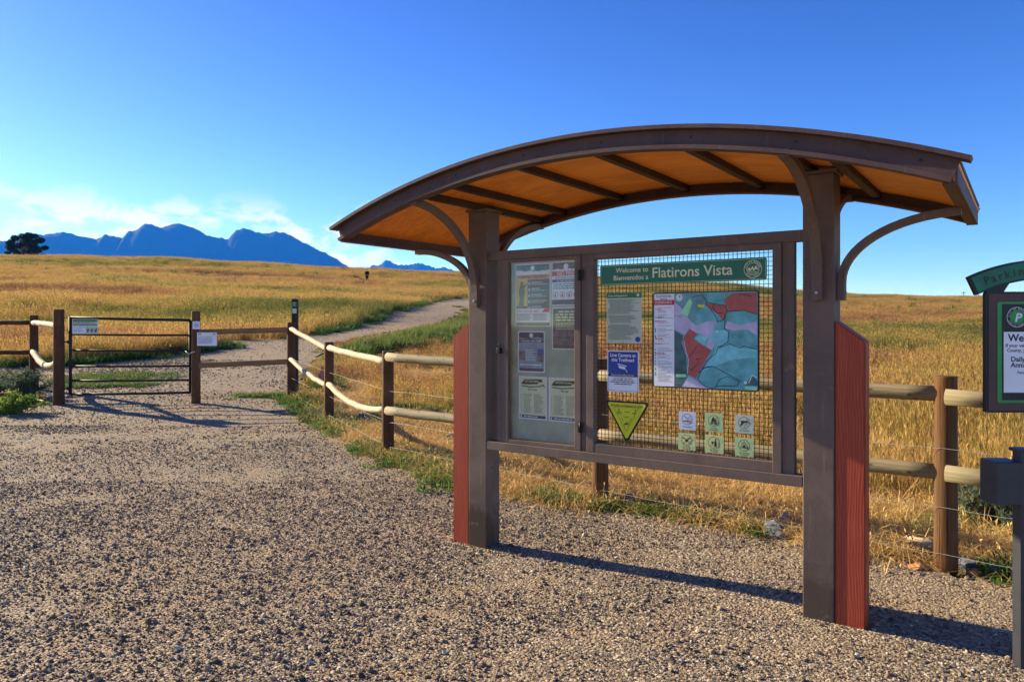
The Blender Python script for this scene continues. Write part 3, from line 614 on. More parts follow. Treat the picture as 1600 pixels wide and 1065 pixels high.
pk = MB().box(-.985, -.955, -.095, -.067, 1.40, 1.44, .004); pk.tube([(-.978, -.08, 1.44), (-.978, -.08, 1.462), (-.970, -.08, 1.47), (-.962, -.08, 1.462), (-.962, -.08, 1.44)], .003, 6, up=Vector((0, 1, 0))); part(pk, 'padlock', 'black', dr)
# roof: two arched channel beams, soffit, purlins, end beams
RW = 1.875; RD = .80
xs = np.linspace(-RW, RW, 61)
for sy in (-1, 1):
    y0 = sy * (RD - .04)
    path = [(x, 0, arch(x)) for x in xs]
    def sweepx(ya, yb, za, zb, ext=0, xsx=xs):
        m = MB(); pth = []
        for x in (np.linspace(-RW - ext, RW + ext, 61)):
            zt = arch(x); tx = x / math.sqrt(5.197 ** 2 - x * x); l = math.hypot(1, tx); nx_, nz_ = tx / l, 1 / l; pth.append((x, zt, nx_, nz_))
        V = []
        for x, zt, nx_, nz_ in pth:
            for yy, dd in ((ya, za), (yb, za), (yb, zb), (ya, zb)): V.append((x + nx_ * dd, yy, zt + nz_ * dd))
        Fs = []
        for i in range(60):
            for j in range(4): k = (j + 1) % 4; Fs.append((i * 4 + j, i * 4 + k, i * 4 + 4 + k, i * 4 + 4 + j))
        Fs += [(0, 1, 2, 3), (243, 242, 241, 240)]; m.add(V, Fs); return m
    b_ = sweepx(y0 - .004, y0 + .004, -.018, -.097)
    o = part(b_, 'roof_beam', 'steel_roof', K)
    part(sweepx(sy * RD + .002 if sy < 0 else sy * RD - .075, sy * RD + .075 if sy < 0 else sy * RD - .002, -.097, -.117), 'lower_flange', 'steel_roof', o)
    part(sweepx(min(sy * (RD + .012), sy * (RD - .07)), max(sy * (RD + .012), sy * (RD - .07)), .002, -.018, .035 if sy < 0 else -.012), 'upper_flange', 'steel_roof', o)
    for x in np.linspace(-RW + .06, RW - .15, 8):
        bl = MB()
        z = arch(x) - .055; yf = y0 + sy * .0065
        bl.add([(x + math.cos(a) * .008, yf, z + math.sin(a) * .008) for a in np.linspace(0, 6.283, 11)[:-1]], [tuple(range(10))])
        part(bl, 'bolt', 'ink', o)
part(sweepx(-RD + .071, RD - .071, -.002, -.012, -.01), 'roof_sheet', 'steel_roof', K)
sf = part(sweepx(-RD + .046, RD - .046, -.030, -.042), 'soffit', 'ply', K)
for x in (-1.15, -.93, -.43, .09, .62, 1.11, 1.33):
    z = arch(x) - .043; part(MB().box(x - .022, x + .022, -RD + .045, RD - .045, z - .042, z, .002), 'purlin', 'purlin', K)
for sx_ in (-1, 1):
    x = sx_ * (RW - .022); z = arch(RW); m = MB(); m.box(x - .005, x + .005, -RD + .0455, RD - .0455, z - .112, z - .022); m.box(min(x - sx_ * .05, x - sx_ * .006), max(x - sx_ * .05, x - sx_ * .006), -RD + .0455, RD - .0455, z - .112, z - .100); part(m, 'end_beam', 'steel_roof', K)
# six curved brackets
def brk(p0, dirv, run, rise, wd, th):
    pts = []
    for k in range(17):
        a = k / 16 * math.pi / 2; pts.append((p0[0] + dirv[0] * run * (1 - math.cos(a)), p0[1] + dirv[1] * run * (1 - math.cos(a)), p0[2] + .10 + (rise - .10) * math.sin(a)))
    pts = [(p0[0], p0[1], p0[2])] + pts
    m = MB(); side = Vector((dirv[1], -dirv[0], 0)); V = []; n = len(pts)
    for i, p in enumerate(pts):
        t = (Vector(pts[min(i + 1, n - 1)]) - Vector(pts[max(i - 1, 0)])).normalized(); nn = t.cross(side).normalized()
        for a, b in ((-1, -1), (1, -1), (1, 1), (-1, 1)): V.append(Vector(p) + side * a * wd / 2 + nn * b * th / 2)
    Fs = [(i * 4 + j, i * 4 + (j + 1) % 4, i * 4 + 4 + (j + 1) % 4, i * 4 + 4 + j) for i in range(n - 1) for j in range(4)] + [(0, 1, 2, 3), ((n - 1) * 4 + 3, (n - 1) * 4 + 2, (n - 1) * 4 + 1, (n - 1) * 4)]
    m.add(V, Fs); return m
for sx_ in (-1, 1):
    X = sx_ * HW
    for d, run, p0, rise in (((0, -1), RD - .13, (X, -.102, 1.735), 2.395 - 1.735 + .005), ((0, 1), RD - .13, (X, .102, 1.735), .665), ((sx_, 0), RW - HW - .155, (X + sx_ * .103, 0, 1.735), .435)):
        o = part(brk(p0, d, run, rise, .052, .038), 'bracket', 'steel', K)
        bq = MB(); dx_, dy_ = d; bx_, by_ = p0[0] + dx_ * .02, p0[1] + dy_ * .02
        bq.tube([(bx_, by_, 1.775), (bx_ + dx_ * .006, by_ + dy_ * .006, 1.775)], .008, 8); part(bq, 'bolt', 'galv', o)

# ------------------------------------------------------------------ notices on the kiosk
def notice(name, x0, x1, z0, z1, y, mat, label, cat, group=None, r=.008, edge=None, thick=.003):
    """root at the lower left corner of the plate; returns (root, W, H)"""
    t = empty(name, KW(x0, y, z0), KA, label=label, cat=cat, group=group)
    W, H = x1 - x0, z1 - z0
    part(MB().rrect(0, W, 0, H, -thick, r, thick), 'plate', edge or mat, t)
    if edge: part(MB().rrect(.007, W - .007, .007, H - .007, -thick - .0006, r * .7), 'face', mat, t)
    return t, W, H
SY = -.0365        # plates lie on the front of the wire screen
Y1, Y2, Y3, Y4 = -.0048, -.0056, -.0064, -.0072
t, W, H = notice('welcome_sign', -.186, .880, 1.858, 1.987, SY - .001, 'green', 'long dark green welcome sign with cream lettering across the top of the wire screen', 'sign', r=.012)
m = MB(); 
for a, b, c_, d in ((.012, W - .012, .0055, .0075), (.012, W - .012, H - .0075, H - .0055), (.0055, .0075, .012, H - .012), (W - .0075, W - .0055, .012, H - .012)): m.poly([(a, c_), (b, c_), (b, d), (a, d)], Y1)
part(m, 'border_line', 'cream', t)
m = MB(); text(m, 'Welcome to', .340, .078, .044, Y1, 'RIGHT', .012); text(m, 'Bienvenidos a', .340, .030, .044, Y1, 'RIGHT', .012); text(m, 'Flatirons Vista', .362, .038, .090, Y1, 'LEFT', .012, .985); part(m, 'lettering', 'cream', t)
def emblem(t, cx, cz, r, ink, base, y, yb=None):
    m = MB(); m.ring(cx, cz, r, r * .06, y); m.ring(cx, cz, r * .70, r * .05, y)
    ringtext(m, 'CITY OF BOULDER', cx, cz, r * .74, r * .27, y, 165, 15); ringtext(m, 'OPEN SPACE', cx, cz, r * .93, r * .24, y, 215, 325, True)
    m.poly([(cx - r * .66, cz - r * .1), (cx - r * .38, cz + r * .22), (cx - r * .25, cz + r * .02), (cx - r * .02, cz + r * .36), (cx + r * .12, cz + r * .05), (cx + r * .34, cz + r * .42), (cx + r * .62, cz - r * .12), (cx + r * .3, cz + r * .0), (cx + r * .12, cz - r * .2), (cx - r * .08, cz + r * .02), (cx - r * .3, cz - r * .22)], y)
    m.line([(cx - r * .5, cz - r * .34), (cx - r * .1, cz - r * .24), (cx + r * .45, cz - r * .36)], r * .07, y); m.line([(cx - r * .36, cz - r * .48), (cx + r * .36, cz - r * .5)], r * .06, y)
    return part(m, 'emblem', ink, t)
emblem(t, W - .078, H / 2, .052, 'cream', 'green', Y1)
# rules notice
t, W, H = notice('rules_notice', -.138, .107, 1.486, 1.806, SY, 'pale', 'pale green sheet of closely printed rules under a dark green heading', 'notice', r=.006)
part(MB().rrect(0, W, H - .032, H, Y1, .005), 'heading_band', 'green', t)
m = MB(); text(m, 'Rules & Regulations', .012, H - .022, .017, Y2, 'LEFT', .015); m.disc(W - .024, H - .016, .009, Y2); part(m, 'heading', 'cream', t)
m = MB(); z = H - .046
while z > .02:
    if random.random() < .13: z -= .007; continue
    bars(m, .012 + (.0 if random.random() < .7 else .012), W - (.014 if z > .05 else .05), z, .0032, Y1, .35); z -= .0072
m.disc(.12, .008, .003, Y1); part(m, 'small_print', 'ink2', t); part(MB().disc(W - .026, .025, .017, Y1), 'seal', 'blue', t)
# camera notice
t, W, H = notice('camera_notice', -.134, .088, 1.174, 1.438, SY, 'wsign', 'white and blue live camera notice under the rules sheet', 'notice', r=.012)
part(MB().rrect(.007, W - .007, .118, H - .007, Y1, .009), 'blue_panel', 'blue', t); part(MB().poly([(.007, .098), (W - .007, .098), (W - .007, .1175), (.007, .1175)], Y1), 'dark_band', 'navy', t)
m = MB(); text(m, 'Live Camera at', W / 2, .225, .030, Y2, 'CENTER', .022, .97); text(m, 'this Trailhead', W / 2, .195, .030, Y2, 'CENTER', .022, .97)
m.poly([(.080, .170), (.130, .160), (.126, .144), (.085, .152)], Y2); m.poly([(.072, .176), (.138, .163), (.140, .168), (.076, .182)], Y2); m.line([(.128, .146), (.140, .134), (.140, .126)], .004, Y2)
text(m, 'Need to Know Before You Go?', W / 2, .104, .0125, Y2, 'CENTER', .02); part(m, 'lettering', 'white', t)
m = MB(); text(m, 'Scan the QR code below', W / 2, .084, .013, Y1, 'CENTER', .02)
for q, (a, b) in enumerate(((.035, .19), (.022, .20), (.05, .175))): bars(m, a, b, .072 - q * .012, .0055, Y1, .05)
part(m, 'small_print', 'ink', t); m = MB()
for a, b, c_, d in ((.007, W - .007, .0065, .0085), (.0065, .0085, .0085, .098), (W - .0085, W - .0065, .0085, .098)): m.poly([(a, c_), (b, c_), (b, d), (a, d)], Y1)
part(m, 'border_line', 'blue', t)
# map
t, W, H = notice('trail_map', .182, .836, 1.218, 1.802, SY, 'teal', 'large colour trail map with a printed key down its left side', 'map', r=.018, edge='black')
def Q(x, y):                                          # position on the map, from measured proportions
    u = (x - 50) / (1032 - 50); top = 100 - 24 * u; bot = 972 + 50 * u
    uu = u * (1 + .12 * (1 - u)); return (.004 + uu * (W - .008), H - .004 - (y - top) / (bot - top) * (H - .008))
def area(name, mat, polys, y):
    m = MB()
    for p in polys: m.poly([Q(*a) for a in p], y)
    part(m, name, mat, t)
YA, YB, YC, YD, YE = -.0042, -.0047, -.0052, -.0057, -.0062
area('map_key', 'wsign', [[(60, 108), (242, 104), (242, 975), (60, 970)]], YB)
area('grey_area', 'tealg', [[(244, 106), (540, 100), (545, 190), (470, 260), (420, 370), (300, 330), (244, 300)], [(720, 95), (1020, 88), (1020, 130), (800, 150), (720, 180)]], YA)
area('light_area', 'teal2', [[(520, 800), (640, 610), (740, 575), (900, 620), (1020, 628), (1020, 700), (800, 720), (620, 780), (470, 850)], [(600, 440), (740, 450), (740, 560), (640, 600), (560, 520)], [(425, 520), (480, 490), (550, 520), (520, 590)]], YA)
area('lavender_area', 'lav', [[(244, 320), (330, 300), (440, 400), (560, 360), (640, 370), (600, 440), (555, 525), (480, 480), (440, 470), (380, 430), (340, 490), (244, 440)], [(735, 360), (850, 400), (1020, 365), (1020, 500), (930, 440), (800, 450), (715, 430)], [(530, 590), (560, 525), (630, 565), (585, 635)], [(310, 975), (375, 880), (580, 998)], [(244, 180), (320, 250), (300, 330), (244, 300)]], YB)
area('dark_area', 'mdark', [[(244, 445), (320, 500), (310, 570), (350, 690), (360, 880), (310, 975), (244, 973)], [(975, 865), (1025, 930), (1025, 970), (900, 965)]], YC)
area('red_area', 'mred', [[(380, 435), (455, 480), (415, 530), (585, 635), (440, 900), (365, 860), (370, 720), (315, 540)], [(790, 100), (1020, 92), (1020, 300), (900, 265), (760, 275), (700, 160)], [(525, 195), (610, 200), (720, 215), (735, 260), (690, 355), (640, 290), (580, 250)]], YC)
area('mint_area', 'mgreen', [[(385, 145), (410, 185), (365, 320), (300, 285)], [(257, 858), (352, 860), (352, 888), (257, 886)], [(905, 975), (1020, 980), (1020, 1010), (905, 1000)]], YD)
area('yellow_tab', 'yellow', [[(460, 205), (520, 205), (520, 232), (460, 230)]], YD)
m = MB(); lw = .0035
for p in ([(410, 135), (500, 115), (545, 180), (530, 200), (580, 250), (640, 340), (640, 370), (700, 350), (735, 260), (720, 215), (610, 200), (545, 185)], [(735, 270), (900, 262), (1020, 300)], [(715, 300), (710, 430), (750, 470), (740, 560), (650, 610), (630, 660), (540, 740), (480, 850), (460, 900), (490, 950), (560, 990), (620, 985), (660, 910), (740, 880), (850, 930), (830, 970), (640, 970), (620, 985)],
          [(650, 610), (700, 600), (760, 575), (850, 615), (900, 595), (1020, 628)], [(600, 785), (720, 850), (870, 925)], [(540, 800), (600, 785)], [(375, 710), (450, 600)], [(375, 800), (400, 825), (470, 745), (445, 715), (490, 715)], [(850, 105), (970, 130)], [(610, 200), (600, 240), (640, 285), (700, 290)]): m.line([Q(*a) for a in p], lw, YD)
part(m, 'trail_line', 'ink', t)
m = MB(); m.line([Q(*a) for a in [(470, 845), (520, 800), (590, 785)]], .006, YD); part(m, 'river_line', 'blue', t)
m = MB(); m.line([Q(*a) for a in [(940, 940), (975, 870), (1020, 890)]], .005, YE); m.disc(*Q(910, 940), .009, YE); m.disc(*Q(288, 140), .022, YE); m.line([Q(*a) for a in [(330, 545), (350, 640), (375, 720), (365, 850)]], .003, YE); m.disc(*Q(640, 460), .006, YE); part(m, 'white_mark', 'white', t)
m = MB(); random.seed(5)
for _ in range(150):
    a, b = random.uniform(740, 1010), random.uniform(480, 600)
    if random.random() < .6: a, b = random.uniform(660 + 60, 1010), random.uniform(720, 890)
    q = Q(a, b); m.poly([(q[0] - .0015, q[1]), (q[0] + .0015, q[1]), (q[0], q[1] + .003)], YB - .0002)
for _ in range(60): q = Q(random.uniform(770, 1010), random.uniform(120, 250)); m.poly([(q[0] - .0012, q[1]), (q[0] + .0012, q[1]), (q[0], q[1] + .0025)], YD)
part(m, 'stipple', 'mdark', t)
q0 = Q(52, 165); q1 = Q(242, 208); part(MB().poly([(q0[0], q1[1]), (q1[0], q1[1]), (q1[0], q0[1]), (q0[0], q0[1])], YC), 'red_band', 'red', t)
m = MB(); kx = (q0[0] + q1[0]) / 2; text(m, 'FLATIRONS', kx, H - .030, .019, YC, 'CENTER', .02); text(m, 'VISTA', kx, H - .050, .019, YC, 'CENTER', .02)
z = H - .095
while z > .03:
    if random.random() < .12: z -= .010; continue
    bars(m, q0[0] + .030, q1[0] - .006, z, .0026, YC, .6); 
    if random.random() < .45: m.disc(q0[0] + .014, z + .001, .0042, YC, 8)
    z -= .0088
part(m, 'small_print', 'ink2', t)
m = MB(); 
for z in (.478, .428, .404, .296, .265, .205): bars(m, q0[0] + .012, q0[0] + .075, z, .005, YD, .3)
m.disc(*Q(292, 130), .008, YE - .0006, 3); part(m, 'red_heading', 'red', t)
m = MB(); bars(m, q0[0] + .010, q1[0] - .01, q0[1] - .011, .004, YD, .1); bars(m, q0[0] + .010, q1[0] - .01, q0[1] - .021, .004, YD, .1); part(m, 'white_heading', 'white', t)
# triangle sign
t = empty('triangle_sign', KW(-.149, SY, .86), KA, label='yellow downward pointing triangle with black edge telling who yields on the trail', cat='sign')
def tri(o, x0=0, x1=.304, zt=.258, zb=0, r=.012):
    cx, cz = (x0 + x1) / 2, zt * .64; P = [(x0 + .010, zt), (x1 - .010, zt), (x1 + .000, zt - .010), (x1 - .002, zt - .018), (cx + .010, zb + .004), (cx, zb), (cx - .010, zb + .004), (x0 + .002, zt - .018), (x0, zt - .010)]
    return [(cx + (a - cx) * o, cz + (b - cz) * o) for a, b in P]
part(MB().poly(tri(1), -.003, .003), 'plate', 'black', t); part(MB().poly(tri(.87), -.0038), 'face', 'yellow', t)
m = MB(); text(m, 'Bicyclists are Required to Yield', .152, .222, .0172, Y1, 'CENTER', .015)
a = tri(.60); m.line([a[8], a[1]], .0018, Y1); m.line([a[1], a[5]], .0018, Y1); m.line([a[5], a[8]], .0018, Y1)
m.ring(.092, .180, .008, .002, Y1, 12); m.ring(.110, .180, .008, .002, Y1, 12); m.line([(.092, .180), (.099, .192), (.106, .190), (.110, .180)], .002, Y1); m.line([(.099, .192), (.095, .200)], .004, Y1); m.disc(.098, .203, .0035, Y1, 8)
m.line([(.140, .188), (.165, .188)], .003, Y1); m.poly([(.165, .183), (.172, .188), (.165, .193)], Y1); m.disc(.213, .205, .0035, Y1, 8); m.line([(.213, .200), (.212, .188), (.208, .176)], .004, Y1); m.line([(.192, .182), (.203, .183)], .005, Y1)
text(m, 'Yield to', .152, .152, .012, Y1, 'CENTER', .01); m.line([(.118, .150), (.128, .132)], .003, Y1); m.line([(.186, .150), (.176, .132)], .003, Y1)
m.line([(.138, .112), (.162, .114)], .008, Y1); m.line([(.140, .110), (.134, .098)], .003, Y1); m.line([(.160, .110), (.166, .099)], .003, Y1); m.line([(.162, .115), (.172, .124)], .005, Y1); m.line([(.150, .115), (.151, .127)], .004, Y1)
part(m, 'lettering', 'ink', t)
# six small prohibition plates
def proh(x0, x1, z0, z1, mat, kind, label, cap):
    t, W, H = notice('prohibition_plate', x0, x1, z0, z1, SY, mat, label, 'sign', 'small square prohibition plates on the wire screen', r=.003)
    cx, cz, r = W / 2, H * .585, W * .315; m = MB()
    if kind == 'smoke': m.line([(cx - .022, cz - .012), (cx + .022, cz - .012)], .006, Y1); m.line([(cx - .014, cz + .018), (cx + .0, cz + .004), (cx + .016, cz + .02)], .002, Y1); m.line([(cx + .004, cz - .002), (cx + .02, cz + .006)], .002, Y1)
    if kind == 'fire': m.poly([(cx - .016, cz - .008), (cx - .012, cz + .010), (cx - .002, cz + .026), (cx + .004, cz + .012), (cx + .013, cz + .006), (cx + .014, cz - .008)], Y1); m.line([(cx - .018, cz - .018), (cx + .018, cz - .012)], .005, Y1); m.line([(cx - .018, cz - .012), (cx + .018, cz - .018)], .005, Y1)
    if kind == 'gun': m.poly([(cx - .022, cz + .012), (cx + .024, cz + .012), (cx + .024, cz + .003), (cx + .002, cz + .001), (cx - .006, cz - .004), (cx - .012, cz - .018), (cx - .024, cz - .014), (cx - .016, cz + .0)], Y1)
    if kind == 'drone': m.disc(cx, cz - .002, .009, Y1); m.line([(cx - .02, cz + .012), (cx, cz), (cx + .02, cz + .012)], .004, Y1); m.line([(cx - .027, cz + .013), (cx - .013, cz + .013)], .004, Y1); m.line([(cx + .013, cz + .013), (cx + .027, cz + .013)], .004, Y1); m.line([(cx - .012, cz - .012), (cx - .017, cz - .02)], .003, Y1); m.line([(cx + .012, cz - .012), (cx + .017, cz - .02)], .003, Y1)
    if kind == 'drink': m.poly([(cx + .002, cz - .024), (cx + .016, cz - .024), (cx + .016, cz + .004), (cx + .011, cz + .012), (cx + .011, cz + .026), (cx + .006, cz + .026), (cx + .006, cz + .012), (cx + .002, cz + .004)], Y1); m.poly([(cx - .018, cz + .006), (cx - .003, cz + .008), (cx - .006, cz - .008), (cx - .013, cz - .010)], Y1)
    if kind == 'camp': m.line([(cx - .022, cz - .014), (cx, cz + .022), (cx + .022, cz - .014), (cx - .022, cz - .014)], .003, Y1); m.poly([(cx - .012, cz - .012), (cx, cz + .008), (cx + .012, cz - .012)], Y1)
    ln = cap.split('|')
    for i, s_ in enumerate(ln): text(m, s_, cx, H * (.135 if len(ln) == 1 else .15) - i * .0105, .0112, Y1, 'CENTER', .015, min(1, 9.5 / len(s_) * 1.05))
    part(m, 'pictogram', 'ink', t); m = MB().ring(cx, cz, r, .0028, Y2); m.line([(cx - r * .7, cz + r * .7), (cx + r * .7, cz - r * .7)] if kind in ('smoke', 'camp') else [(cx + r * .7, cz + r * .7), (cx - r * .7, cz - r * .7)], .002, Y2); part(m, 'red_circle', 'ringred', t)
MT['ringred'] = flat('dark_red_ring', (.16, .025, .02), .5, .3, .1)
proh(.354, .460, .968, 1.077, 'plateb', 'smoke', 'small bluish white plate showing a crossed out cigarette', 'No Smoking')
proh(.517, .626, .970, 1.080, 'paleg', 'fire', 'small green plate showing a crossed out campfire', 'No Fires|No campfires')
proh(.698, .805, .975, 1.080, 'paleb', 'gun', 'small grey green plate showing a crossed out handgun', 'No Firearms')
proh(.350, .458, .846, .947, 'paley', 'drone', 'small yellow green plate showing a crossed out drone', 'No Drones|No aircraft')
proh(.517, .630, .844, .949, 'paley', 'drink', 'small yellow green plate showing a crossed out bottle and glass', 'No Alcohol|No glass bottles')
proh(.698, .805, .843, .950, 'paleg', 'camp', 'small green plate showing a crossed out tent', 'No Camping|No overnight stays')
# posters inside the glazed case
def poster(x0, x1, z0, z1, mat, label, y=.0015, edge='white', eo=.008, r=.003):
    t = empty('poster', KW(x0, y, z0), KA, label=label, cat='poster', group='posters behind the glass of the notice case'); W, H = x1 - x0, z1 - z0
    part(MB().rrect(0, W, 0, H, -.001, r, .001), 'paper', edge, t); 
    if eo: part(MB().rrect(eo, W - eo, eo, H - eo, -.0016, r), 'face', mat, t)
    return t, W, H
def crest(t, W, z0, z1, mat='navy'):
    n = 14; m = MB(); P = [(.008, z1)] + [(.008 + (W - .016) * k / n, z0 + (z1 - z0) * (.30 * nz(np.array([k * .9]), np.array([z0 * 31]), 1, 3)[0])) for k in range(n + 1)] + [(W - .008, z1)]
    m.poly(P, -.0022); part(m, 'mountain_header', mat, t); part(MB().disc(W * .5, (z0 + z1) / 2, (z1 - z0) * .36, -.0028), 'crest', 'wsign', t)
t, W, H = poster(-.885, -.592, 1.592, 2.030, 'wsign', 'large heat safety poster with an orange panel and a drinking figure')
crest(t, W, H - .055, H - .008, 'khaki')
part(MB().poly([(.008, H - .105), (W - .008, H - .105), (W - .008, H - .078), (.008, H - .078)], -.0022), 'heading_band', 'orange', t)
m = MB(); text(m, 'SURVIVE THE HEAT', W / 2, H - .101, .0262, -.0028, 'CENTER', .02, 1.0); part(m, 'lettering', 'ink', t)
MT['sun'] = flat('amber_print', (.75, .48, .08), .5, .3, .3, 6)
part(MB().poly([(.008, .125), (.10, .125), (.10, H - .108), (.008, H - .108)], -.0022), 'amber_panel', 'sun', t)
m = MB(); m.poly([(.03, .125), (.07, .125), (.072, .20), (.080, .235), (.075, .27), (.090, .285), (.088, .292), (.066, .285), (.060, .296), (.044, .294), (.036, .27), (.030, .235), (.036, .20)], -.0028); m.disc(.056, .303, .012, -.0028); m.line([(.084, .288), (.094, .30)], .008, -.0028); m.poly([(.008, .125), (.10, .125), (.10, .140), (.05, .15), (.008, .138)], -.0030); part(m, 'silhouette', 'khaki', t)
part(MB().poly([(.102, .125), (W - .008, .125), (W - .008, H - .108), (.102, H - .108)], -.0022), 'dark_panel', 'khaki', t)
m = MB()
for q in range(5):
    z = H - .135 - q * .042; bars(m, .135, W - .02, z, .006, -.0028, .5); bars(m, .135, W - .02, z - .012, .004, -.0028, .3); m.poly([(.112, z - .012), (.124, z - .012), (.124, z + .004), (.112, z + .004)], -.0028)
part(m, 'small_print', 'wsign', t)
m = MB(); text(m, 'WHAT YOU WILL NEED', .012, .100, .017, -.0022, 'LEFT', .02); m.poly([(W - .07, .098), (W - .010, .098), (W - .010, .122), (W - .05, .122)], -.0022); part(m, 'red_heading', 'red', t)
m = MB()
for q in range(6): bars(m, .012, W / 2 - .005, .085 - q * .0085, .0042, -.0022, .2); bars(m, W / 2 + .005, W - .012, .085 - q * .0085, .0042, -.0022, .2)
m.poly([(.006, .006), (W - .006, .006), (W - .006, .028), (.006, .028)], -.0022); part(m, 'print_block', 'ink2', t)
t, W, H = poster(-.584, -.352, 1.735, 2.034, 'wsign', 'no fires poster with a red band and warning circles')
crest(t, W, H - .062, H - .008)
part(MB().poly([(.004, H - .098), (W - .004, H - .098), (W - .004, H - .066), (.004, H - .066)], -.0022), 'red_band', 'red', t)
m = MB(); text(m, 'NO FIRES', W / 2 + .005, H - .094, .036, -.0028, 'CENTER', .02); part(m, 'lettering', 'white', t)
m = MB(); text(m, "DON'T SPARK A WILDFIRE", W / 2, H - .116, .0145, -.0022, 'CENTER', .02); m.poly([(.006, H - .142), (W - .006, H - .142), (W - .006, H - .122), (.006, H - .122)], -.0022)
for q in range(3): bars(m, .015, W - .015, H - .158 - q * .014, .0065, -.0022, .1)
m.poly([(.004, .006), (W - .004, .006), (W - .004, .040), (.004, .040)], -.0022); part(m, 'print_block', 'navy', t)
m = MB(); text(m, 'ALL FIRES PROHIBITED', W / 2, H - .138, .0145, -.0028, 'CENTER', .02); part(m, 'white_print', 'white', t)
m = MB()
for q in range(4): m.ring(.033 + q * .055, .072, .022, .004, -.0022, 20)
part(m, 'red_circle', 'red', t); m = MB()
for q in range(4): m.poly([(.024 + q * .055, .062), (.040 + q * .055, .062), (.036 + q * .055, .074), (.033 + q * .055, .086), (.026 + q * .055, .074)], -.0026)
part(m, 'pictogram', 'ink', t)
t, W, H = poster(-.580, -.352, 1.435, 1.722, 'khaki', 'dark olive poster with pale text above a dim photograph')
m = MB()
for q, s_ in enumerate(('Please do not pick', 'plants for the approval', 'to let nature do its', 'own land stewardship')): bars(m, .03 if q else .05, W - .02, H - .035 - q * .019, .010, -.0022, .12)
for q in range(4): bars(m, .03, W - .02, H - .112 - q * .013, .005, -.0022, .2)
part(m, 'pale_print', 'cream', t); part(MB().poly([(.012, .030), (W - .012, .030), (W - .012, .125), (.012, .125)], -.0022), 'photograph', 'photo', t)
t, W, H = poster(-.863, -.638, 1.270, 1.560, 'navy', 'small blue grey volunteer poster with a mountain header', edge='wsign', eo=.009, r=.010)
MT['bluegrey'] = flat('blue_grey_print', (.22, .30, .40), .5, .3, .3, 12)
part(MB().poly([(.010, .030), (W - .010, .030), (W - .010, H - .052), (W * .7, H - .04), (W * .4, H - .055), (.010, H - .045)], -.0022), 'sky_panel', 'bluegrey', t)
m = MB(); m.poly([(.010, H - .080), (W - .010, H - .080), (W - .010, H - .056), (.010, H - .056)], -.0026); part(m, 'title_band', 'navy', t); m = MB(); text(m, 'Volunteer with OSMP', W / 2, H - .075, .0195, -.0032, 'CENTER', .02); m.disc(W / 2, H - .03, .016, -.0028); part(m, 'lettering', 'white', t)
m = MB(); m.poly([(.010, .085), (.06, .085), (.06, .15), (.010, .15)], -.0028); m.poly([(W - .06, .075), (W - .010, .075), (W - .010, .125), (W - .06, .125)], -.0028); part(m, 'photograph', 'photo', t); m = MB(); m.poly([(W - .06, .1252), (W - .010, .1252), (W - .010, .165), (W - .06, .165)], -.0028); part(m, 'blue_patch', 'blue', t)
m = MB()
for q in range(7): bars(m, .066, W - .066, .155 - q * .012, .004, -.0028, .3)
bars(m, .02, W - .02, .05, .008, -.0028, .2); part(m, 'small_print', 'wsign', t)
for x0, x1, tt, lb in ((-.857, -.622, 'On Tour', 'left of two cream schedule posters at the bottom of the notice case'), (-.606, -.352, 'On Air', 'right of two cream schedule posters at the bottom of the notice case')):
    t, W, H = poster(x0, x1, .943, 1.243, 'cream', lb, edge='wsign', eo=.009)
    m = MB(); cx = W / 2; m.poly([(.02, H - .055), (.05, H - .022), (W - .04, H - .018), (W - .035, H - .036), (W - .07, H - .040), (W - .075, H - .052), (.05, H - .058)], -.0022); m.line([(.025, H - .068), (.10, H - .074), (W - .05, H - .066), (W - .03, H - .056), (W - .02, H - .070)], .007, -.0022)
    text(m, tt, cx, H - .098, .021, -.0022, 'CENTER', .03); part(m, 'heading', 'ink', t)
    m = MB(); text(m, 'NATURE HIKES' if tt == 'On Tour' else 'NATURE SOUNDS', cx - .008, H - .040, .0165, -.0028, 'CENTER', .02); part(m, 'title', 'cream', t)
    m = MB(); 
    for q in range(20): bars(m, .018, .035, .175 - q * .0068, .0028, -.0022, .1) if q % 2 else None; bars(m, .042, W / 2 - .004, .175 - q * .0068, .0028, -.0022, .4); bars(m, W / 2 + .012, W - .016, .175 - q * .0068, .0028, -.0022, .5)
    part(m, 'small_print', 'ink2', t); part(MB().poly([(.009, .009), (W - .009, .009), (W - .009, .030), (.009, .030)], -.0024), 'footer', 'navy', t); m = MB(); m.disc(.022, .0195, .007, -.003, 12); bars(m, .045, W - .05, .016, .007, -.003, .2); part(m, 'footer_print', 'wsign', t)

# ------------------------------------------------------------------ fences
def post_mb(p, r, ztop, jit=.03, lean=0):
    p = Vector(p); n = 9; path = [Vector((p.x + lean * k / n, p.y, p.z - .08 + (ztop - p.z + .08) * k / n)) for k in range(n + 1)]
    path.append(Vector((p.x + lean, p.y, ztop + .008)))
    m = MB(); m.tube(path, r * 1.06, 18, r * .98, jit); return m
def toward(p, d):                       # step towards the viewer's side of the fence
    v = Vector((-p[0], -p[1], 0)).normalized() * d; return Vector((p[0] + v.x, p[1] + v.y, 0))
def rail_mb(a, b, r, sag=0, bow=0, r2=None, n=12):
    a = Vector(a); b = Vector(b); d = (b - a); s_ = Vector((d.y, -d.x, 0)).normalized(); pts = []
    for k in range(n + 1):
        f = k / n; q = a + d * f; q.z -= sag * 4 * f * (1 - f); q += s_ * (bow * 4 * f * (1 - f) + random.uniform(-.006, .006)); q.z += random.uniform(-.006, .006) * (0 < k < n); pts.append(q)
    return MB().tube(pts, r, 14, r2 or r, .055)
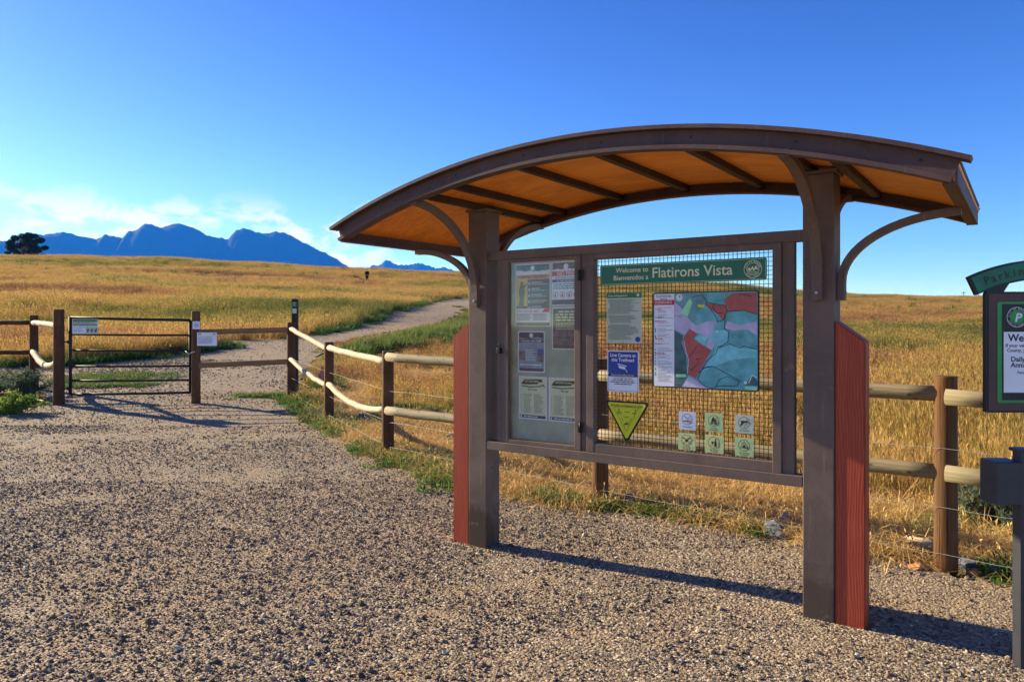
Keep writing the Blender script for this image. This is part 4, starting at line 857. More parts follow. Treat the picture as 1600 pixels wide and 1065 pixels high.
def wire_mb(pts, r=.003, wob=.01):
    P = []
    for a, b in zip(pts[:-1], pts[1:]):
        for k in range(10): f = k / 10; q = Vector(a).lerp(Vector(b), f); q.z += math.sin(k * 1.9 + a[0]) * wob; P.append(q)
    P.append(Vector(pts[-1])); return MB().tube(P, r, 5)
def zat(py, Y): return CZ + (HY - py) / F * Y
def px2(px, Y): return (px - 800) / F * Y
FR = empty('rail_fence', gp(938, 783), label='log post and rail fence running from the trail gate behind the kiosk towards the right', cat='fence')
def local(mb, root): 
    o = root.location; mb.v = [(x - o.x, y - o.y, z - o.z) for x, y, z in mb.v]; return mb
def fpart(mb, name, mat, root, **k): return part(local(mb, root), name, mat, root, **k)
PB = {}                                   # posts: photo base pixel, radius, top row, material
for key, (bx_, by_, r, ty, mt) in dict(a=(306, 630, .080, 487, 'post_w'), b=(455, 623.5, .082, 504, 'post'), c=(514, 659, .076, 535, 'post'), d=(606, 711, .072, 549, 'post'), e=(938, 783, .072, 562, 'post_w'), f=(1478, 891, .067, 589, 'post_w')).items():
    g = gp(bx_, by_); PB[key] = (g, r, zat(ty, g.y)); fpart(post_mb(g, r, zat(ty, g.y), .02), 'post', mt, FR)
ge = PB['e'][0]; gf = PB['f'][0]; dv = (gf - ge).normalized(); gn = Vector((gf.x + dv.x * 2.7, gf.y + dv.y * 2.7, 0)); PB['g'] = (gn, .073, 1.27); fpart(post_mb(gn, .073, 1.27), 'post', 'post_w', FR)
gm = PB['d'][0].lerp(ge, .0)
def rails(k0, k1, rows, mat, r=.048, sags=(0, 0), end=.0, off=.075, e_off=.0):
    """rows: (row at left end, row at right end) of each rail's axis in the photo"""
    A, B = PB[k0][0], PB[k1][0]
    for (ya, yb), sg in zip(rows, sags):
        a = toward(A, off); b = toward(B, e_off); a.z = zat(ya, a.y); b.z = zat(yb, b.y)
        fpart(rail_mb(a, b, r, sg, 0, r * .97), 'rail', mat, FR)
m = MB()                                  # squared rails between the gate post and the corner post
A, B = PB['a'][0], PB['b'][0]
for ya, yb, tk in ((519, 515, .050), (571, 564.5, .050)):
    rb = MB(); a = Vector((A.x, A.y - .02, zat(ya, A.y))); b = Vector((B.x, B.y, zat(yb, B.y))); rb.sweep([a.lerp(b, k / 6) for k in range(7)], [(-.045, -tk), (.045, -tk), (.045, tk), (-.045, tk)]); fpart(rb, 'rail', 'rail_b', FR)
rails('b', 'c', ((514, 546), (561, 603)), 'rail_p', .043, (-.0, .05))
rails('c', 'd', ((543, 565), (600, 639)), 'rail_p', .045, (.015, .13), off=.07)
# long rails from the fourth post behind the kiosk, then to the right
rails('d', 'e', ((557, 580), (641, 676)), 'rail', .054, (.01, .02), off=.08)
rails('e', 'f', ((586, 615), (678, 738)), 'rail', .052, (.0, .0), off=.07)
A, B = PB['f'][0], PB['g'][0]
for ya, zb in ((620, 1.13), (738, .60)):
    a = toward(A, .078); a.z = zat(ya, a.y); b = toward(B, .0); b.z = zb; fpart(rail_mb(a, b, .051, 0), 'rail', 'rail', FR)
ks = ['b', 'c', 'd', 'e', 'f', 'g']
for hh, j in ((.80, 0), (.42, .01), (.12, .0)):
    pts = [toward(PB[k][0], PB[k][1] + .004) + Vector((0, 0, PB[k][0].z + hh)) for k in ks]; fpart(wire_mb(pts, .0014, .004), 'wire', 'galv', FR)
# left fence
GL = gp(92, 632); FL = empty('rail_fence', gp(92, 632), label='dark log rail fence left of the trail gate with one pale sagging rail', cat='fence')
LP = {'h': (GL, .092, zat(484, GL.y))}
g2 = gp(53, 607); LP['i'] = (g2, .082, zat(493, g2.y)); g3 = Vector((g2.x - 3.1, g2.y - .15, h1(g2.x - 3.1, g2.y - .15))); LP['j'] = (g3, .08, g3.z + 1.36); g4 = Vector((g3.x - 3.1, g3.y - .3, h1(g3.x - 3.1, g3.y - .3))); LP['k'] = (g4, .08, g4.z + 1.36)
for k in 'hijk': fpart(post_mb(LP[k][0], LP[k][1], LP[k][2], .02), 'post', 'post', FL)
def lr(k0, k1, za, zb, mat, sag=0, r=.048, off=.07):
    a = toward(LP[k0][0], off); a.z = za; b = toward(LP[k1][0], 0); b.z = zb; fpart(rail_mb(a, b, r, sag), 'rail', mat, FL)
Y = g2.y
lr('i', 'h', zat(504, Y), zat(509, GL.y), 'rail_p', .0, .055); lr('i', 'h', zat(549, Y), zat(562, GL.y), 'rail_p', .20, .062)
lr('j', 'i', zat(505.5, g3.y), zat(503.5, Y), 'post', 0); lr('j', 'i', zat(552, g3.y), zat(550, Y), 'post', 0); lr('k', 'j', g4.z + 1.24, zat(505.5, g3.y), 'post', 0); lr('k', 'j', g4.z + .70, zat(552, g3.y), 'post', 0)
# trail gate
GR = PB['a'][0]; G0 = Vector((px2(109, GL.y), GL.y + .02, gp(109, 618).z)); G1 = Vector((px2(299.5, GR.y), GR.y + .0, 0)); W = math.hypot(G1.x - G0.x, G1.y - G0.y)
gt = empty('metal_gate', (G0.x, G0.y, 0), math.atan2(G1.y - G0.y, G1.x - G0.x), label='closed black six bar metal gate across the gravel trail', cat='gate')
zr = lambda py: zat(py, GR.y)
zl = lambda py: zat(py, GL.y)
part(MB().tube([(0, 0, zl(616)), (0, 0, zl(494.5))], .028, 12), 'gate_frame', 'gate', gt)
part(MB().tube([(W - .03, 0, zr(614)), (W - .03, 0, zr(499.5))], .024, 12), 'gate_frame', 'gate', gt)
for ya, yb, r in ((496, 500, .027), (522, 523.5, .021), (547, 548, .021), (572, 571.5, .021), (594.5, 593.5, .021), (616, 613, .024)):
    part(MB().tube([(0, 0, zl(ya)), (W * .33, .0, zl(ya) * .67 + zr(yb) * .33 - .006), (W * .66, 0, zl(ya) * .34 + zr(yb) * .66 - .006), (W - .03, 0, zr(yb))], r, 10), 'bar', 'gate', gt)
for z in (zl(534), zl(607)): part(MB().tube([(-.13, 0, z), (-.02, 0, z)], .012, 8).tube([(-.02, -.0, z - .03), (-.02, 0, z + .03)], .036, 10), 'hinge', 'gate', gt)
ch = MB().tube([(W - .10, -.03, zr(548)), (W - .04, -.06, zr(553)), (W + .05, -.10, zr(550)), (W + .14, -.05, zr(547))], .010, 6); part(ch, 'chain', 'galv', gt)
# notices on the gate
def plain(name, loc, rz, W, H, mat, label, cat, edge=None, group=None):
    t = empty(name, loc, rz, label=label, cat=cat, group=group); part(MB().rrect(0, W, 0, H, -.004, .006, .004), 'plate', edge or mat, t)
    if edge: part(MB().rrect(.008, W - .008, .008, H - .008, -.0048, .004), 'face', mat, t)
    return t
a = gt.rotation_euler.z; ca, sa = math.cos(a), math.sin(a)
def GW(x, y, z): return (G0.x + x * ca - y * sa, G0.y + x * sa + y * ca, z)
Wn, Hn = .46, zl(498.5) - zl(521.5)
t = plain('gate_notice', GW(.05, -.030, zl(521.5)), a, Wn, Hn, 'pale', 'wide pale green notice wired to the upper left corner of the metal gate', 'notice')
part(MB().poly([(.012, Hn * .60), (Wn - .012, Hn * .60), (Wn - .012, Hn * .66), (.012, Hn * .66)], -.005), 'black_line', 'ink', t); part(MB().poly([(.012, .012), (Wn * .52, .012), (Wn * .52, Hn * .52), (.012, Hn * .52)], -.005), 'pale_panel', 'wsign', t)
part(MB().poly([(.012, Hn * .84), (Wn - .012, Hn * .84), (Wn - .012, Hn - .012), (.012, Hn - .012)], -.005), 'heading_band', 'green', t)
m = MB()
for q, xx in enumerate((.26, .33, .40)): m.poly([(xx, Hn * .12), (xx + .02, Hn * .10), (xx + .045, Hn * .16), (xx + .05, Hn * .42), (xx + .02, Hn * .30), (xx + .002, Hn * .44)], -.005)
for q in range(3): bars(m, .025, Wn * .5, Hn * .42 - q * .035, .012, -.0056, .2)
bars(m, .02, Wn - .03, Hn * .74, .016, -.005, .1); part(m, 'print_block', 'ink2', t)
pa = PB['a'][0]; dw = toward(pa, .088)
t = plain('post_notice', (px2(301, dw.y), dw.y, zat(514, dw.y)), 0, .135, .145, 'wsign', 'small square white leash rule plate near the top of the latch post', 'sign')
m = MB(); m.ring(.0675, .078, .045, .007, -.005); m.poly([(.045, .066), (.050, .090), (.062, .084), (.084, .086), (.092, .094), (.090, .078), (.086, .060), (.080, .060), (.078, .072), (.060, .070), (.055, .056), (.049, .056)], -.005); m.line([(.037, .108), (.098, .047)], .005, -.0055); part(m, 'pictogram', 'ink2', t)
t = plain('trail_notice', (px2(307.5, dw.y - .02), dw.y - .02, zat(540.5, dw.y)), 0, .385, .262, 'wsign', 'white rectangular notice with a gold line hanging below the square plate on the latch post', 'notice', 'ink2')
part(MB().poly([(.02, .182), (.365, .182), (.365, .190), (.02, .190)], -.0056), 'gold_line', 'yellow', t)
m = MB(); bars(m, .03, .09, .215, .018, -.0056, .1); bars(m, .30, .355, .215, .018, -.0056, .1)
for q in range(6): bars(m, .03, .355, .158 - q * .022, .009, -.0056, .25)
part(m, 'small_print', 'ink2', t)
# tall marker post behind the corner
Ym = PB['b'][0].y + .9; g = Vector((px2(461, Ym), Ym, h1(px2(461, Ym), Ym))); mk = empty('trail_marker', g, label='tall thin dark trail marker standing behind the corner post of the fence', cat='marker post')
zt = zat(467, Ym) - g.z; part(MB().box(-.062, .062, -.045, .045, -.05, zt, .01), 'post', 'marker', mk)
part(MB().rrect(-.05, .05, zt - .17, zt - .06, -.049, .008, .003), 'band', 'green', mk); part(MB().rrect(-.045, .045, zt - .30, zt - .20, -.049, .008, .003), 'plate', 'pale', mk)
m = MB(); text(m, 'TRAIL', 0, zt - .095, .026, -.0496, 'CENTER', .02); m.line([(-.03, zt - .135), (.0, zt - .120), (.03, zt - .14)], .008, -.0496); part(m, 'lettering', 'cream', mk)

# ------------------------------------------------------------------ parking sign (cut by the frame) and the grey box post
PY = 3.4; k_ = PY / F
def sxp(px): return (px - 1640) * k_
def szp(py): return CZ + (HY - py) * k_
ps = empty('parking_sign', (px2(1640, PY), PY + .0225, h1(px2(1640, PY), PY)), R(0), label='dark framed parking sign with a green arched header at the right edge of the photo', cat='sign')
part(MB().box(-.04, .04, .006, .08, -.1, szp(470), .006), 'pole', 'boxgrey', ps)
a, b, z0, z1 = sxp(1541), -sxp(1541), szp(642), szp(453)
fr = MB(); fr.rrect(a, b, z0, z1, -.020, .010, .024); part(fr, 'panel', 'black', ps); part(MB().rrect(a + .011, b - .011, z0 + .010, z1 - .010, -.0225, .006, .002), 'frame', 'steel_roof', ps)
part(MB().rrect(a + .050, b - .050, z0 + .046, z1 - .048, -.0250, .008, .002), 'green_border', 'green2', ps); part(MB().rrect(a + .071, b - .071, z0 + .058, z1 - .058, -.0262, .006), 'backdrop', 'ink', ps)
wx0, wx1 = a + .078, b - .078; wz0, wz1 = szp(610.5), szp(516)
part(MB().poly([(wx0, wz0), (wx1, wz0), (wx1, wz1), (wx0, wz1)], -.0268), 'white_panel', 'wsign', ps)
m = MB(); text(m, 'Welcome', wx0 + .020, szp(530.5), .047, -.0274, 'LEFT', .028); text(m, 'If your vehicle is not registered in Boulder', wx0 + .008, szp(539.5), .0215, -.0274, 'LEFT', .018); text(m, 'County, you must pay a parking fee.', wx0 + .014, szp(547), .0215, -.0274, 'LEFT', .018)
text(m, 'Daily', wx0 + .032, szp(562), .032, -.0274, 'LEFT', .022); text(m, 'Annual', wx0 + .032, szp(571), .032, -.0274, 'LEFT', .022); text(m, 'Permits', wx0 + .062, szp(581), .0165, -.0274, 'LEFT', .02); part(m, 'lettering', 'ink', ps)
cx, cz, r = sxp(1588), szp(493), .047; part(MB().disc(cx, cz, r, -.0268, 32), 'emblem_rim', 'white', ps); part(MB().disc(cx, cz, r * .95, -.0273, 32), 'emblem_ring', 'ink', ps); part(MB().ring(cx, cz, r * .72, r * .05, -.0284, 28).disc(cx, cz, r * .66, -.0278, 28), 'emblem_disc', 'green2', ps)
m = MB(); text(m, 'P', cx + .002, cz - .020, .054, -.0290, 'CENTER', .03, 1.1, shear=.2); ringtext(m, 'CITY OF BOULDER', cx, cz, r * .76, r * .22, -.0284, 172, 8); ringtext(m, 'PARKING PERMITS', cx, cz, r * .91, r * .18, -.0284, 205, 335, True); part(m, 'emblem_letters', 'white', ps)
Rr = 296 * k_; cz0 = szp(402) - Rr; hd = MB(); th = 25.3
def arcband(r0, r1, a0, a1, y, t, n=26):
    o = [(r1 * math.sin(R(a0 + (a1 - a0) * i / n)), cz0 + r1 * math.cos(R(a0 + (a1 - a0) * i / n))) for i in range(n + 1)] + [(r0 * math.sin(R(a1 - (a1 - a0) * i / n)), cz0 + r0 * math.cos(R(a1 - (a1 - a0) * i / n))) for i in range(n + 1)]
    return MB().poly(o, y, t)
part(arcband(Rr - 31 * k_, Rr, -th, th, -.020, .024), 'header', 'black', ps); part(arcband(Rr - 28 * k_, Rr - 3 * k_, -th + .7, th - .7, -.0225, .002), 'header_face', 'green3', ps)
m = MB(); s_ = 'Parking Information'; rr = Rr - 22 * k_
for i, ch in enumerate(s_):
    a_ = R(-20.5 + 41 * i / (len(s_) - 1)); text(m, ch, rr * math.sin(a_), cz0 + rr * math.cos(a_), .054, -.0232, 'CENTER', .012, ang=-a_)
MT['dim'] = flat('dull_dark_lettering', (.05, .045, .03), .6, .2, .2); part(m, 'header_letters', 'dim', ps)
nk = MB()
for sx_ in (-1, 1): nk.poly([(sx_ * -sxp(1542), z1 - .001), (sx_ * -sxp(1570), z1 - .001), (sx_ * -sxp(1583), szp(434)), (sx_ * -sxp(1545), szp(440))], -.016, .018)
part(nk, 'neck', 'black', ps)
BY = 3.46; g = Vector((px2(1600, BY), BY, 0)); bp = empty('box_post', g, label='short dark steel post with a slate grey box on its left side', cat='post')
part(MB().box(-.036, .036, -.03, .03, -.1, zat(703, BY), .004), 'pole', 'boxgrey', bp); part(MB().box(-.048, .048, -.04, .04, zat(703, BY) - .006, zat(699.5, BY), .004), 'cap', 'boxgrey', bp)
part(MB().box(-.165, -.037, -.055, .07, zat(785, BY), zat(718.5, BY), .006), 'box', 'boxgrey', bp)

# ------------------------------------------------------------------ rocks
def rock(px, py, w, h, col, label, seed, d=.8, sink=.25, sharp=1.0):
    r_ = random.Random(seed); p = gp(px, py); bm = bmesh.new(); bmesh.ops.create_icosphere(bm, subdivisions=3, radius=.5)
    cuts = [(Vector((r_.uniform(-1, 1), r_.uniform(-1, 1), r_.uniform(-.3, 1))).normalized(), r_.uniform(.28, .42)) for _ in range(9)]
    for v in bm.verts:
        for n_, c_ in cuts:
            dd = v.co.dot(n_) - c_
            if dd > 0: v.co -= n_ * dd * sharp
        q = v.co; v.co = Vector((q.x * w * 1.15, q.y * w * d, q.z * h * 1.25)) * (1 + r_.uniform(-.012, .012))
    m = MB(); m.bm(bm, False); o = m.build('rock', MT[col]); o.location = (p.x, p.y, p.z + h * (.5 - sink)); o.rotation_euler = (r_.uniform(-.15, .15), r_.uniform(-.15, .15), r_.uniform(0, 3))
    return tag(o, label, 'rock', 'rocks along the foot of the fence')
def rmat(name, a, b, c):
    M = Mat(name, .9, .15); n = M.noise(M.coord('Object'), 7, 7, .65); n2 = M.noise(M.coord('Object'), 30, 4); M.col(M.mix(M.rng(n2, .55, .75, 0, .6), M.mix(M.rng(n, .35, .65), a, b), c)); M.bump(M.math('ADD', n, M.math('MULTIPLY', n2, .3)), .6, .02); return M.m
MT['r_grey'] = rmat('grey_brown_rock', (.16, .12, .095), (.28, .21, .16), (.36, .29, .23)); MT['r_white'] = rmat('pale_rock', (.40, .37, .33), (.58, .53, .46), (.30, .25, .2)); MT['r_red'] = rmat('red_sandstone', (.36, .13, .08), (.50, .22, .14), (.55, .33, .24)); MT['r_blue'] = rmat('dark_blue_grey_rock', (.07, .08, .11), (.15, .16, .20), (.25, .26, .3)); MT['r_orange'] = rmat('orange_rock', (.50, .21, .08), (.62, .33, .15), (.7, .5, .3))
rock(985, 791, .155, .125, 'r_grey', 'rounded brown rock right of the fence post under the kiosk sill', 11, sink=.15)
rock(884, 757, .10, .075, 'r_white', 'small pale rock on the straw left of the post under the kiosk sill', 12)
rock(1212, 836, .20, .14, 'r_blue', 'slanting dark blue grey rock at the left foot of the right kiosk post', 13, .6, .3, 1.0)
rock(1226, 815, .14, .10, 'r_white', 'cream rock behind the dark slanting rock near the right kiosk post', 14)
rock(565, 657, .27, .14, 'r_blue', 'dark rounded rock behind the fence under the pale sagging rail', 15)
rock(502, 603, .24, .50, 'r_red', 'upright red sandstone rock behind the second fence post', 16, .5, .2)
rock(1433, 888, .11, .055, 'r_orange', 'flat tan orange rock left of the nearest fence post', 17)
rock(1521, 897, .075, .05, 'r_orange', 'small bright orange rock just right of the nearest fence post', 18)
rock(1514, 890, .14, .09, 'r_blue', 'dark grey rock in the shade right of the nearest fence post', 19)
rock(1558, 900, .13, .09, 'r_grey', 'mossy grey rock at the lot edge near the right edge of the photo', 20)
rock(705, 690, .24, .13, 'r_blue', 'grey rock half hidden behind the left red board of the kiosk', 21)
rock(474, 673, .13, .03, 'r_red', 'flat reddish stone lying in the gravel before the second fence post', 22)
# short log behind the near fence post, sticks
g = gp(1446, 862); d_ = Vector((.105, -.10, -.02)); o = local(MB().tube([g + Vector((-.07, .12, .05)), g + Vector((0, .04, .05)), g + Vector((.07, -.05, .045))], .030, 14, .040, .06), empty('x', g)).build('log_stub', MT['rail_p']); bpy.data.objects.remove(bpy.data.objects['x'])
o.location = g; tag(o, 'short pale cut log lying on the straw behind the nearest fence post', 'log')
def stick(pts, r, label, mat='rail_p'):
    P = [gp(*p) + Vector((0, 0, z)) for p, z in pts]; e = P[0]; m = MB().tube([q - e for q in P], r, 7, r * .6); o = m.build('stick', MT[mat]); o.location = e; tag(o, label, 'stick')
stick([((56, 626), .03), ((68, 630), .05), ((82, 640), .03)], .013, 'thin pale stick lying on the gravel beside the left gate post')
stick([((1120, 800), .05), ((1160, 808), .06), ((1206, 822), .04)], .007, 'long bleached stalk lying on the straw left of the cream rock')
stick([((1350, 872), .02), ((1395, 871), .02), ((1440, 873), .02)], .009, 'thin grey stick along the lot edge right of the right red board', 'rail')

# ------------------------------------------------------------------ plants
def leaf_plant(name, base, w, h, n, lw, ll, mat, label, cat, stems=14, seed=3, shape=1.0):
    r = np.random.default_rng(seed); t = empty(name, base, label=label, cat=cat)
    V = []; Fc = []; sm = MB()
    for i in range(stems):
        a = r.uniform(0, 6.283); tl = r.uniform(.1, 1); tip = Vector((math.cos(a) * w * tl, math.sin(a) * w * tl * .8, h * (1.05 - .55 * tl * shape) * r.uniform(.75, 1.1)))
        mid = tip * .5 + Vector((0, 0, h * .06)); pts = [Vector((0, 0, -.02)) + Vector((tip.x, tip.y, 0)) * .08, mid, tip]; sm.tube(pts, .007, 5, .003)
        for _ in range(n // stems):
            f = r.uniform(.15, 1.05); p = (pts[0] * (1 - f) ** 2 + mid * 2 * f * (1 - f) + tip * f * f) + Vector(r.normal(0, .05 * max(w, .3), 3)); d = Vector(r.normal(0, 1, 3)).normalized(); d.z = abs(d.z); s_ = d.cross(Vector(r.normal(0, 1, 3))).normalized() * lw * r.uniform(.6, 1.2) / 2; l = ll * r.uniform(.6, 1.3)
            if p.z < .01: p.z = .01
            b0 = len(V); V += [p - s_ * .5, p + s_ * .5, p + d * l * .6 + s_, p + d * l, p + d * l * .6 - s_]; Fc += [(b0, b0 + 1, b0 + 2, b0 + 4), (b0 + 4, b0 + 2, b0 + 3, b0 + 3)]
    me = MB(); me.v = [tuple(v) for v in V]; me.f = [f if f[2] != f[3] else f[:3] for f in Fc]; me.sm = [False] * len(Fc); me.uv = [[(0, 0)] * len(f) for f in me.f]
    part(me, 'foliage', mat, t); part(sm, 'stem', 'twig', t); return t
MT['twig'] = flat('woody_twig', (.14, .10, .07), .9, .1, .3)
def leafmat(name, a, b, c, tr=.35):
    M = Mat(name, .7, .15); n = M.noise(M.coord('Object'), 6, 3); n2 = M.noise(M.coord('Object'), 40, 2); cc = M.mix(M.rng(n2, .5, .7, 0, .6), M.mix(M.rng(n, .35, .65), a, b), c); M.col(cc)
    t = M.N('ShaderNodeBsdfTranslucent', {0: cc}); ms = M.N('ShaderNodeMixShader', {0: tr, 1: M.b.outputs[0], 2: t.outputs[0]}); M.l.new(ms.outputs[0], M.out.inputs[0]); return M.m
MT['sage'] = leafmat('grey_green_leaves', (.06, .09, .05), (.13, .17, .10), (.24, .27, .17)); MT['lime'] = leafmat('yellow_green_leaves', (.07, .15, .02), (.20, .27, .04), (.34, .36, .10)); MT['pine'] = leafmat('dark_pine_needles', (.010, .024, .010), (.028, .055, .018), (.05, .08, .025), .1)
leaf_plant('shrub', gp(40, 620), .62, .52, 4200, .020, .06, 'sage', 'bushy grey green shrub against the left fence post', 'shrub', 26, 4)
leaf_plant('shrub', gp(-5, 612), .7, .50, 3000, .022, .06, 'sage', 'grey green shrub at the left edge of the photo behind the yellow green weeds', 'shrub', 20, 5)
leaf_plant('shrub', gp(14, 646), .62, .34, 3800, .024, .06, 'lime', 'low yellow green weeds in front of the grey green shrub at the left edge', 'shrub', 26, 6)
leaf_plant('shrub', gp(1530, 820), .42, .42, 2200, .014, .05, 'sage', 'pale grey green weed behind the fence between the near post and the box post', 'shrub', 20, 7)
leaf_plant('shrub', gp(1582, 840), .35, .36, 1600, .014, .05, 'sage', 'pale weed behind the box post at the right edge', 'shrub', 16, 8)
# lone pine on the ridge
Yt = 172; tx = px2(42, Yt); tz = zat(402.5, Yt); pt = empty('pine_tree', (tx, Yt, tz), label='lone dark pine with a broad crown on the ridge before the blue mountains', cat='tree')
sc = Yt / F; tk = MB(); tk.tube([(0, 0, -1.5), (.1, 0, 1.5), (-.15, .1, 3.0), (.1, 0, 4.6)], .34, 10, .10, .08)
V = []; r = np.random.default_rng(12); fo = MB()
lobes = [(-25, 15, 5), (-29, 11, 3.5), (-19, 22, 5), (-13, 29, 5), (-5, 33, 5), (3, 35, 4.5), (11, 34, 4.5), (18, 28, 5), (24, 23, 4.5), (28, 16, 4), (22, 13, 5), (8, 26, 6), (-4, 24, 6), (14, 19, 5), (1, 16, 5), (-12, 18, 5), (-17, 11, 4.5), (10, 10, 4), (17, 6, 4), (-14, 3, 5), (14, 1.5, 4), (-3, 4, 3), (31, 9, 2.5), (-24, 6, 3), (28, 4, 2), (-21, 16, 5), (-19, 8, 4), (-8, 12, 5), (5, 8, 4), (20, 9, 4)]
Pv = []
for lx, lz, lr_ in lobes:
    c = Vector((lx * sc * .86, r.uniform(-2.2, 2.2), lz * sc)); tk.tube([(0, 0, max(.6, c.z * .55)), (c.x * .5, c.y * .5, c.z * .82), tuple(c)], .09, 6, .03)
    lr_ *= 1.12; n_ = int(40 * lr_ ** 1.35)
    for _ in range(n_):
        d = Vector(r.normal(0, 1, 3)).normalized() * (r.random() ** .45); p = c + Vector((d.x * lr_ * sc * 1.25, d.y * lr_ * sc, d.z * lr_ * sc * .85)); a = Vector(r.normal(0, 1, 3)).normalized() * .24; b = a.cross(Vector(r.normal(0, 1, 3))).normalized() * .085
        k0 = len(Pv); Pv += [p - a - b, p - a + b, p + a + b * .3, p + a - b * .3]
fo.add(Pv, [(i, i + 1, i + 2, i + 3) for i in range(0, len(Pv), 4)]); part(fo, 'crown', 'pine', pt); part(tk, 'trunk', 'twig', pt)
# two far utility poles beyond the right ridge
for px, hh in ((1505.6, 455.5), (1529, 455.0)):
    Yp = 330; x = px2(px, Yp); zt = zat(hh, Yp); o = empty('utility_pole', (x, Yp, zt - 9.5), label='left of two tiny utility poles on the horizon behind the right ridge' if px < 1520 else 'right of two tiny utility poles on the horizon, nearer the parking sign', cat='utility pole', group='utility poles on the horizon')
    part(MB().tube([(0, 0, 0), (0, 0, 9.5)], .16, 8, .12), 'pole', 'twig', o); part(MB().box(-1.1, 1.1, -.07, .07, 8.9, 9.1), 'crossarm', 'twig', o)

# ------------------------------------------------------------------ walker and dogs
def skin(name, pts, edges, mat, parent=None, sub=1, loc=None):
    me = bpy.data.meshes.new(name); me.from_pydata([p[:3] for p in pts], edges, []); o = bpy.data.objects.new(name, me); COL.objects.link(o)
    md = o.modifiers.new('s', 'SKIN'); 
    for v, p in zip(me.skin_vertices[0].data if me.skin_vertices else [], pts): v.radius = (p[3], p[4] if len(p) > 4 else p[3])
    if not me.skin_vertices:
        pass
    md2 = o.modifiers.new('u', 'SUBSURF'); md2.levels = md2.render_levels = sub
    return o
def skinned(name, pts, edges, mat, parent=None, sub=1, root=0):
    bm = bmesh.new(); ly = bm.verts.layers.skin.verify(); vs_ = []
    for i, p in enumerate(pts):
        v = bm.verts.new(p[:3]); v[ly].radius = (p[3], p[4] if len(p) > 4 else p[3]); v[ly].use_root = (i == root); vs_.append(v)
    for a, b in edges: bm.edges.new((vs_[a], vs_[b]))
    me = bpy.data.meshes.new(name); bm.to_mesh(me); bm.free(); o = bpy.data.objects.new(name, me); COL.objects.link(o); o.modifiers.new('s', 'SKIN'); m_ = o.modifiers.new('u', 'SUBSURF'); m_.levels = m_.render_levels = sub
    bpy.context.view_layer.update(); me2 = bpy.data.meshes.new_from_object(o.evaluated_get(bpy.context.evaluated_depsgraph_get())); bpy.data.objects.remove(o); me2.materials.clear(); me2.materials.append(MT[mat]); me2.polygons.foreach_set('use_smooth', [True] * len(me2.polygons))
    o = bpy.data.objects.new(name, me2); COL.objects.link(o)
    if parent: o.parent = parent
    return o
g = gp(573.5, 440.8); pe = empty('person', g, R(5), label='person in dark jacket and trousers walking away up the grassy slope', cat='person'); pe.scale = (1.05, 1.05, 1.05)
B = [(0, 0, .95, .13, .11), (0, 0, 1.12, .125, .10), (0, .0, 1.32, .16, .11), (0, 0, 1.45, .10, .08), (0, .01, 1.53, .052), (0, 0, 1.60, .072, .085), (0, 0, 1.69, .078, .09), (0, 0, 1.755, .05, .06),
     (.19, 0, 1.42, .062), (.25, -.02, 1.15, .047), (.26, .05, .92, .034), (.26, .08, .83, .032, .02), (-.19, 0, 1.42, .062), (-.25, 0, 1.15, .047), (-.27, .04, .92, .034), (-.27, .07, .83, .032, .02),
     (.09, 0, .86, .092), (.10, .06, .50, .066), (.10, -.02, .10, .045), (.10, .08, .03, .045, .03), (-.09, 0, .86, .092), (-.10, -.03, .50, .066), (-.10, -.13, .12, .045), (-.10, -.04, .035, .045, .03)]
EE = [(0, 1), (1, 2), (2, 3), (3, 4), (4, 5), (5, 6), (6, 7), (3, 8), (8, 9), (9, 10), (10, 11), (3, 12), (12, 13), (13, 14), (14, 15), (0, 16), (16, 17), (17, 18), (18, 19), (0, 20), (20, 21), (21, 22), (22, 23)]
skinned('body', B, EE, 'skin', pe)
cl = [(p[0], p[1], p[2], p[3] * 1.42, (p[4] if len(p) > 4 else p[3]) * 1.4) for p in B]
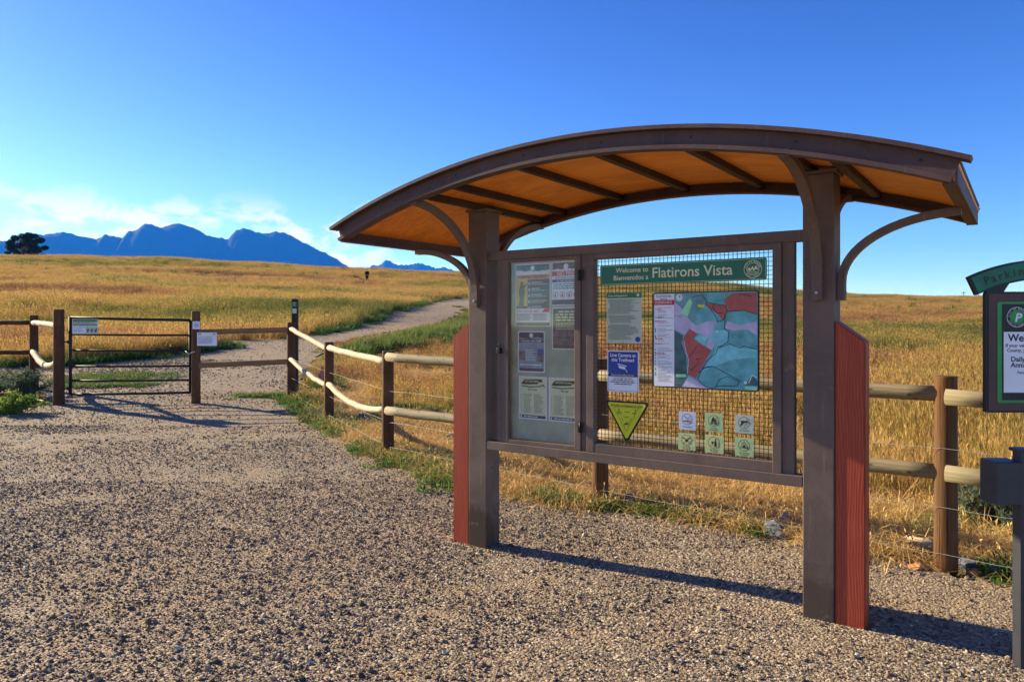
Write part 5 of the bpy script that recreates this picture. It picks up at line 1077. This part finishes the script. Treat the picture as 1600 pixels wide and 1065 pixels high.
skinned('jacket', [cl[0], cl[1], cl[2], cl[3], cl[8], cl[9], cl[10], cl[12], cl[13], cl[14]], [(0, 1), (1, 2), (2, 3), (3, 4), (4, 5), (5, 6), (3, 7), (7, 8), (8, 9)], 'cloth', pe)
skinned('trousers', [cl[0], cl[16], cl[17], cl[18], cl[20], cl[21], cl[22]], [(0, 1), (1, 2), (2, 3), (0, 4), (4, 5), (5, 6)], 'cloth', pe)
skinned('hair', [(0, -.012, 1.66, .085, .09), (0, -.005, 1.73, .088, .098), (0, 0, 1.775, .055, .065)], [(0, 1), (1, 2)], 'hair', pe)
for sx_ in (-1, 1): skinned('shoe', [(sx_ * .10, -.03 if sx_ > 0 else -.14, .05, .055, .05), (sx_ * .10, .10 if sx_ > 0 else -.01, .035, .05, .035)], [(0, 1)], 'ink', pe)
def dog(px, py, s_, rz, label, mat='fur'):
    g = gp(px, py); d = empty('dog', g, rz, label=label, cat='dog'); d.scale = (s_, s_, s_)
    P = [(-.28, 0, .46, .10, .11), (-.05, 0, .45, .10, .11), (.20, 0, .47, .12, .14), (.34, 0, .56, .075), (.45, 0, .64, .072), (.56, 0, .61, .038), (.62, 0, .60, .028),
         (-.42, 0, .48, .03), (-.52, 0, .44, .022), (-.60, 0, .42, .014)]
    E_ = [(0, 1), (1, 2), (2, 3), (3, 4), (4, 5), (5, 6), (0, 7), (7, 8), (8, 9)]
    for sy in (-1, 1):
        b = len(P); P += [(-.26, sy * .08, .36, .065), (-.21, sy * .09, .24, .042), (-.31, sy * .09, .14, .026), (-.29, sy * .09, .02, .026)]; E_ += [(0, b), (b, b + 1), (b + 1, b + 2), (b + 2, b + 3)]
        b = len(P); P += [(.22, sy * .08, .36, .05), (.20, sy * .085, .20, .030), (.22, sy * .085, .02, .026)]; E_ += [(2, b), (b, b + 1), (b + 1, b + 2)]
        b = len(P); P += [(.43, sy * .06, .70, .022), (.41, sy * .075, .76, .012)]; E_ += [(4, b), (b, b + 1)]
    skinned('body', P, E_, mat, d)
dog(556.5, 436.5, .85, R(178), 'larger brown dog ahead and left of the walker'); dog(565, 438, .6, R(192), 'smaller brown dog between the walker and the larger dog')
